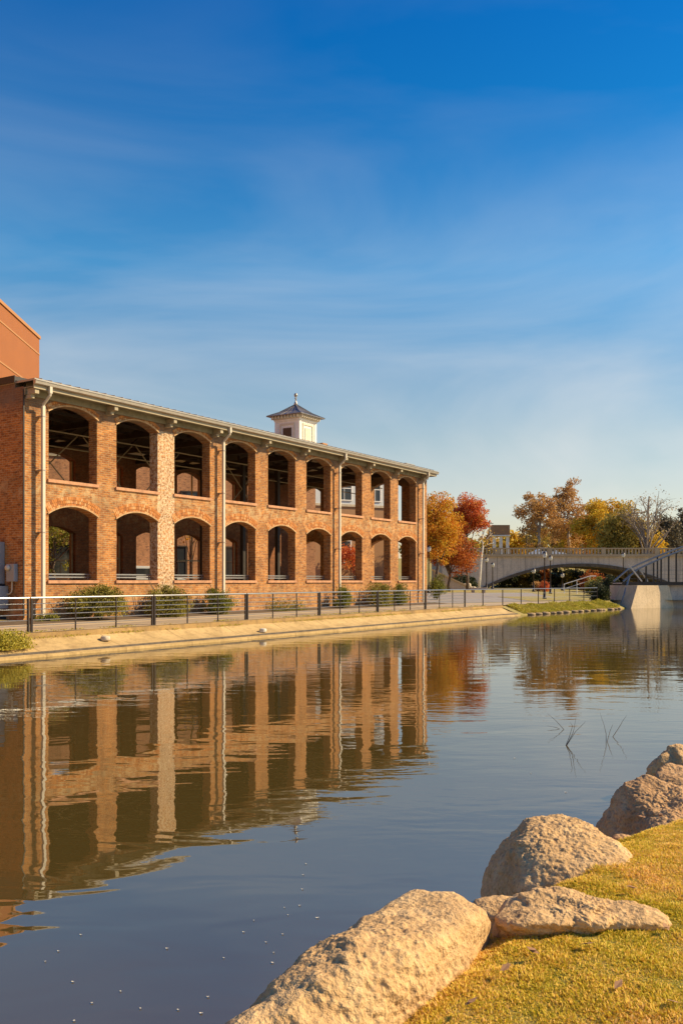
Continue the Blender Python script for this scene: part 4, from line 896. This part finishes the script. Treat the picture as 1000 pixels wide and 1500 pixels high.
# sign-like kiosk beyond
kz = 160; kp = at(734, kz); k_ = thing('billboard_kiosk', 'small flat-roofed structure with white posts beyond the arch bridge', 'shelter', kp)
gz = kp[2]
MB().box(-1.7, 1.5, 0, 2.2, 10.5 - gz, 12.3 - gz).build('roof', 'tan_wall', k_); MB().box(-1.6, 1.6, -.1, 2.3, 10.3 - gz, 10.49 - gz).build('fascia', 'white_paint', k_)
for x_ in (-1.5, -.3, .9): MB().box(x_, x_ + .55, .3, .6, 0, 10.29 - gz).build('post', 'white_paint', k_)

# ================================================================== ARCH BRIDGE
BZ = 105.0; br_ = thing('arch_bridge', 'long grey concrete arch road bridge with balustrade crossing at the back', 'bridge', ((850 - 500) / 1300 * BZ, BZ, 0))
x0b, x1b = -16.5, 40.0; deck = EYE + (851 - 812) * BZ / 1300; hs = 12.1; sprz = .9; crz = EYE + (851 - 829.5) * BZ / 1300
def bridge_face(m_, y_, flip):
    n = 40
    xs_ = [-hs + 2 * hs * i / n for i in range(n + 1)]; zs = [crz - (crz - sprz) * (abs(v) / hs) ** 2.1 for v in xs_]
    def q_(*p): m_.q(*(reversed(p) if flip else p))
    q_((x0b, y_, .2), (-hs, y_, .2), (-hs, y_, deck), (x0b, y_, deck)); q_((hs, y_, .2), (x1b, y_, .2), (x1b, y_, deck), (hs, y_, deck))
    for i in range(n): q_((xs_[i], y_, zs[i]), (xs_[i + 1], y_, zs[i + 1]), (xs_[i + 1], y_, deck), (xs_[i], y_, deck))
    return xs_, zs
m_ = MB(); xs_, zs = bridge_face(m_, 0, False); bridge_face(m_, 11, True)
for i in range(len(xs_) - 1): m_.q((xs_[i], 0, zs[i]), (xs_[i], 11, zs[i]), (xs_[i + 1], 11, zs[i + 1]), (xs_[i + 1], 0, zs[i + 1]))
m_.q((-hs, 0, .2), (-hs, 11, .2), (-hs, 11, sprz), (-hs, 0, sprz)); m_.q((hs, 0, .2), (hs, 11, .2), (hs, 11, sprz), (hs, 0, sprz))
m_.q((x0b, 0, deck), (x1b, 0, deck), (x1b, 11, deck), (x0b, 11, deck)); m_.q((x0b, 0, .2), (x0b, 0, deck), (x0b, 11, deck), (x0b, 11, .2)); m_.build('span', 'concrete_bridge', br_)
m_ = MB()
for i in range(len(xs_) - 1):
    a_, b_ = (xs_[i], zs[i]), (xs_[i + 1], zs[i + 1]); m_.q((a_[0], -.12, a_[1] - .02), (b_[0], -.12, b_[1] - .02), (b_[0], -.12, b_[1] + .33), (a_[0], -.12, a_[1] + .33)); m_.q((a_[0], -.12, a_[1] - .02), (a_[0], .5, a_[1] - .02), (b_[0], .5, b_[1] - .02), (b_[0], -.12, b_[1] - .02)); m_.q((a_[0], -.12, a_[1] + .33), (b_[0], -.12, b_[1] + .33), (b_[0], 0, b_[1] + .33), (a_[0], 0, a_[1] + .33))
m_.build('arch_rib', 'edge_dark', br_)
MB().box(x0b, x1b, -.22, -.002, deck - .28, deck + .02).build('cornice', 'concrete_walk', br_)
m_ = MB().box(x0b, x1b, -.12, .14, deck + .62, deck + .76)
x_ = x0b + .1
while x_ < x1b:
    m_.box(x_, x_ + .17, -.05, .08, deck + .02, deck + .62); x_ += .40
x_ = x0b
while x_ < x1b: m_.box(x_, x_ + .5, -.14, .16, deck + .022, deck + .80); x_ += 6.3
m_.build('balustrade', 'concrete_walk', br_)
car((br_.location.x - 4.4, BZ + 6.5, deck - .42), 0)
# sloping stair wall and stones near the left foot of the bridge
sw = thing('stair_wall', 'sloping pale concrete stair wall below the yellow tree', 'wall', at(634, 88))
m_ = MB(); m_.v = [(0, 0, -.1), (3.4, 0, -.1), (3.4, 0, .25), (0, 0, 1.9), (0, .35, -.1), (3.4, .35, -.1), (3.4, .35, .25), (0, .35, 1.9)]
m_.f = [(0, 1, 2, 3), (7, 6, 5, 4), (0, 4, 5, 1), (1, 5, 6, 2), (2, 6, 7, 3), (3, 7, 4, 0)]; m_.build('wall_body', 'concrete_bridge', sw); m_ = MB().bar((-.1, .17, 2.0), (3.5, .17, .32), .5, .14); m_.build('coping', 'concrete_abut', sw)
for i, (px, dz_) in enumerate([(679, 0), (684, .1), (689, 0), (693, .0), (686, .35), (681, .3)]):
    p = at(px, 90); small_rock(p[0], p[1], p[2] + .12 + dz_, .32, 'pale stone in the low rock pile left of the birch', 'stone_pale', i + 30.5, 'rock', .7, 'rock pile left of the birch')
bn = thing('stone_bench', 'low stone block bench at the edge of the plaza in front of the birch', 'bench', at(700, 80)); MB().box(-.75, .75, -.25, .25, .28, .46).build('seat', 'stone_tan', bn, bevel=.02)
for x_ in (-.6, .35): MB().box(x_, x_ + .25, -.2, .2, -.05, .279).build('leg', 'stone_tan', bn)
hr = thing('ramp_handrail', 'white sloping metal handrail on the path beneath the arch', 'handrail', at(828, 88))
m_ = MB().tube([(-.2, 0, .9), (0, 0, 1.0), (2.4, 0, 1.75), (3.0, 0, 1.75)], .04, 6).tube([(-.1, 0, .5), (2.4, 0, 1.3)], .03, 6); m_.build('rail', 'white_paint', hr)
for x_ in (-.15, 1.1, 2.4): MB().tube([(x_, 0, -.2), (x_, 0, 1.0 + max(0, x_) * .3)], .035, 6).build('post', 'white_paint', hr)

# ================================================================== LAMPS
def lamp(loc, H, label, body='post_dark'):
    root = thing('street_lamp', label, 'street lamp', loc, 0, 'globe street lamps along the riverside')
    MB().lathe([(.17, -.05), (.17, .10), (.12, .16), (.11, .55), (.07, .66), (.055, .8), (.042, H - .62), (.07, H - .60), (.07, H - .55)], 10).build('post', body, root, smooth=True)
    MB().lathe([(.07, H - .548), (.16, H - .50), (.20, H - .30), (.17, H - .16)], 10).build('lantern', 'lamp_glass', root, smooth=True)
    MB().lathe([(.21, H - .158), (.17, H - .10), (.07, H - .04), (.02, H + .02)], 10).build('cap', body, root)
    m_ = MB()
    for k in range(4): a_ = k * 1.5708 + .4; m_.tube([(.075 * math.cos(a_), .075 * math.sin(a_), H - .55), (.21 * math.cos(a_), .21 * math.sin(a_), H - .30), (.18 * math.cos(a_), .18 * math.sin(a_), H - .158)], .012, 4)
    m_.build('bracket', body, root)
for px, z_, H_, lb in [(627.5, 74, 4.0, 'black street lamp standing right beside the hall corner'), (676, 92, 3.6, 'black street lamp in front of the rusty tree'), (712, 94, 3.4, 'black street lamp just right of the birch trunk'),
                       (721, 96, 2.9, 'short grey street lamp at the left springing of the arch'), (797, 71.5, 3.85, 'tallest near street lamp on the grass, left of the pair before the arch'), (805.5, 86, 3.75, 'black street lamp, right of the pair before the arch'),
                       (781, 90, 2.4, 'short pale street lamp under the left half of the arch'), (823, 99, 2.0, 'faint street lamp beneath the crown of the arch'), (912, 90, 4.4, 'black street lamp behind the start of the truss bridge')]:
    lamp(at(px, z_), H_, lb)
# utility poles behind the bridge
for px, H_ in ((716, 9.8), (833 - 62, 8.5)):
    p = at(px, 150); o = thing('utility_pole', 'thin wooden utility pole beyond the bridge ' + ('left of the flat-roofed structure' if px == 716 else 'right of the flat-roofed structure'), 'pole', p)
    MB().tube([(0, 0, -.2), (0, 0, H_ - 3)], .09, 6).build('pole', 'bark', o); MB().bar((-.7, 0, H_ - 3.5), (.7, 0, H_ - 3.5), .08, .1).build('crossarm', 'bark', o)
# litter bin by the wall-side path
# ================================================================== TRUSS BRIDGE AND ABUTMENT
tz = 73.0; tx = (921 - 500) / 1300 * tz; tb = thing('truss_bridge', 'grey steel bowstring truss footbridge entering from the right edge', 'bridge', (tx, tz, 0))
SP = 30.0; dz0 = EYE + (851 - 853.5) * tz / 1300
def chord(x_): u = x_ / SP; return dz0 + .62 + 4 * u * (1 - u) * 4.6 if False else dz0 + .75 + (1 - (1 - min(u, 1) * 2) ** 2) * 3.9
for side, y_ in enumerate((0, 2.6)):
    m_ = MB(); P = [(x_, y_, chord(x_)) for x_ in np.linspace(-.35, SP, 30)]; P[0] = (-.5, y_, dz0 + .1)
    m_.tube(P, .085, 6); m_.build('top_chord', 'truss_steel', tb)
    MB().box(-.6, SP, y_ - .1, y_ + .1, dz0 - .2, dz0 + .06).build('bottom_chord', 'post_dark', tb)
    k = 0; x_ = .75
    while x_ < SP - .4:
        if side == 0 or k % 4 == 0: MB().box(x_ - .055, x_ + .055, y_ - .055, y_ + .055, dz0 + .062, chord(x_) - .05).build('vertical', 'post_dark', tb)
        k += 1; x_ += .62
m_ = MB()
for z_ in (.35, .7, 1.0, 1.08): m_.tube([(0, .13, dz0 + z_ - .02), (SP, .13, dz0 + z_ - .02)], .014, 4)
m_.build('guard_mesh', 'truss_steel', tb)
MB().box(-.6, SP, .12, 2.48, dz0 - .12, dz0 - .02).build('deck', 'concrete_bridge', tb)
m_ = MB().bar((-.1, -.1, dz0 + 1.5), (1.0, -.1, dz0 + .1), .07, .1).bar((.8, .2, dz0 + 1.3), (1.6, .2, dz0 + .1), .07, .1); m_.build('diagonal', 'cream_pipe', tb)
# abutment: battered wall
ab = thing('bridge_abutment', 'tall pale concrete abutment under the truss bridge with a sunlit trapezoid face', 'abutment', (tx, tz - .3, 0))
topz = dz0 - .22
def px2(px, z_=tz): return (px - 500) / 1300 * z_ - tx
m_ = MB()
xa, xb, xc, xd = px2(934), px2(979), px2(917), px2(990)
# pier added in the sunlit patch's outline: slanting cheeks, face turned to the sun
xc = px2(917, 71.0); xa = px2(933, 71.7)
m_.v = [(xc, -2.1, -.8), (xd, .35, -.8), (xb, .30, topz), (xa, -1.0, topz), (xc - .9, .6, -.8), (xd + .1, 2.2, -.8), (xb + .1, 2.2, topz), (xa - .9, .6, topz)]
m_.f = [(0, 1, 2, 3), (4, 0, 3, 7), (3, 2, 6, 7), (1, 5, 6, 2)]
m_.build('sunpatch_pier', 'concrete_abut', ab)
MB().box(px2(908), px2(930), .58, 3.2, -.8, topz - .002).box(px2(930) + .001, 26, .62, 3.2, -.8, topz - .003).build('wall_body', 'concrete_bridge', ab)
m_ = MB().tube([(px2(905), -.2, .0), (px2(912), -.1, 1.2), (px2(918), .2, 2.1), (px2(921), .3, 2.6)], .09, 6); m_.build('pipe', 'truss_steel', ab)
tag(MB().box(px2(1000) + 6, 900, 0, 2, -1, 1.6).build('river_wall', 'concrete_bridge', loc=(tx, tz + .8, 0)), kind='structure')
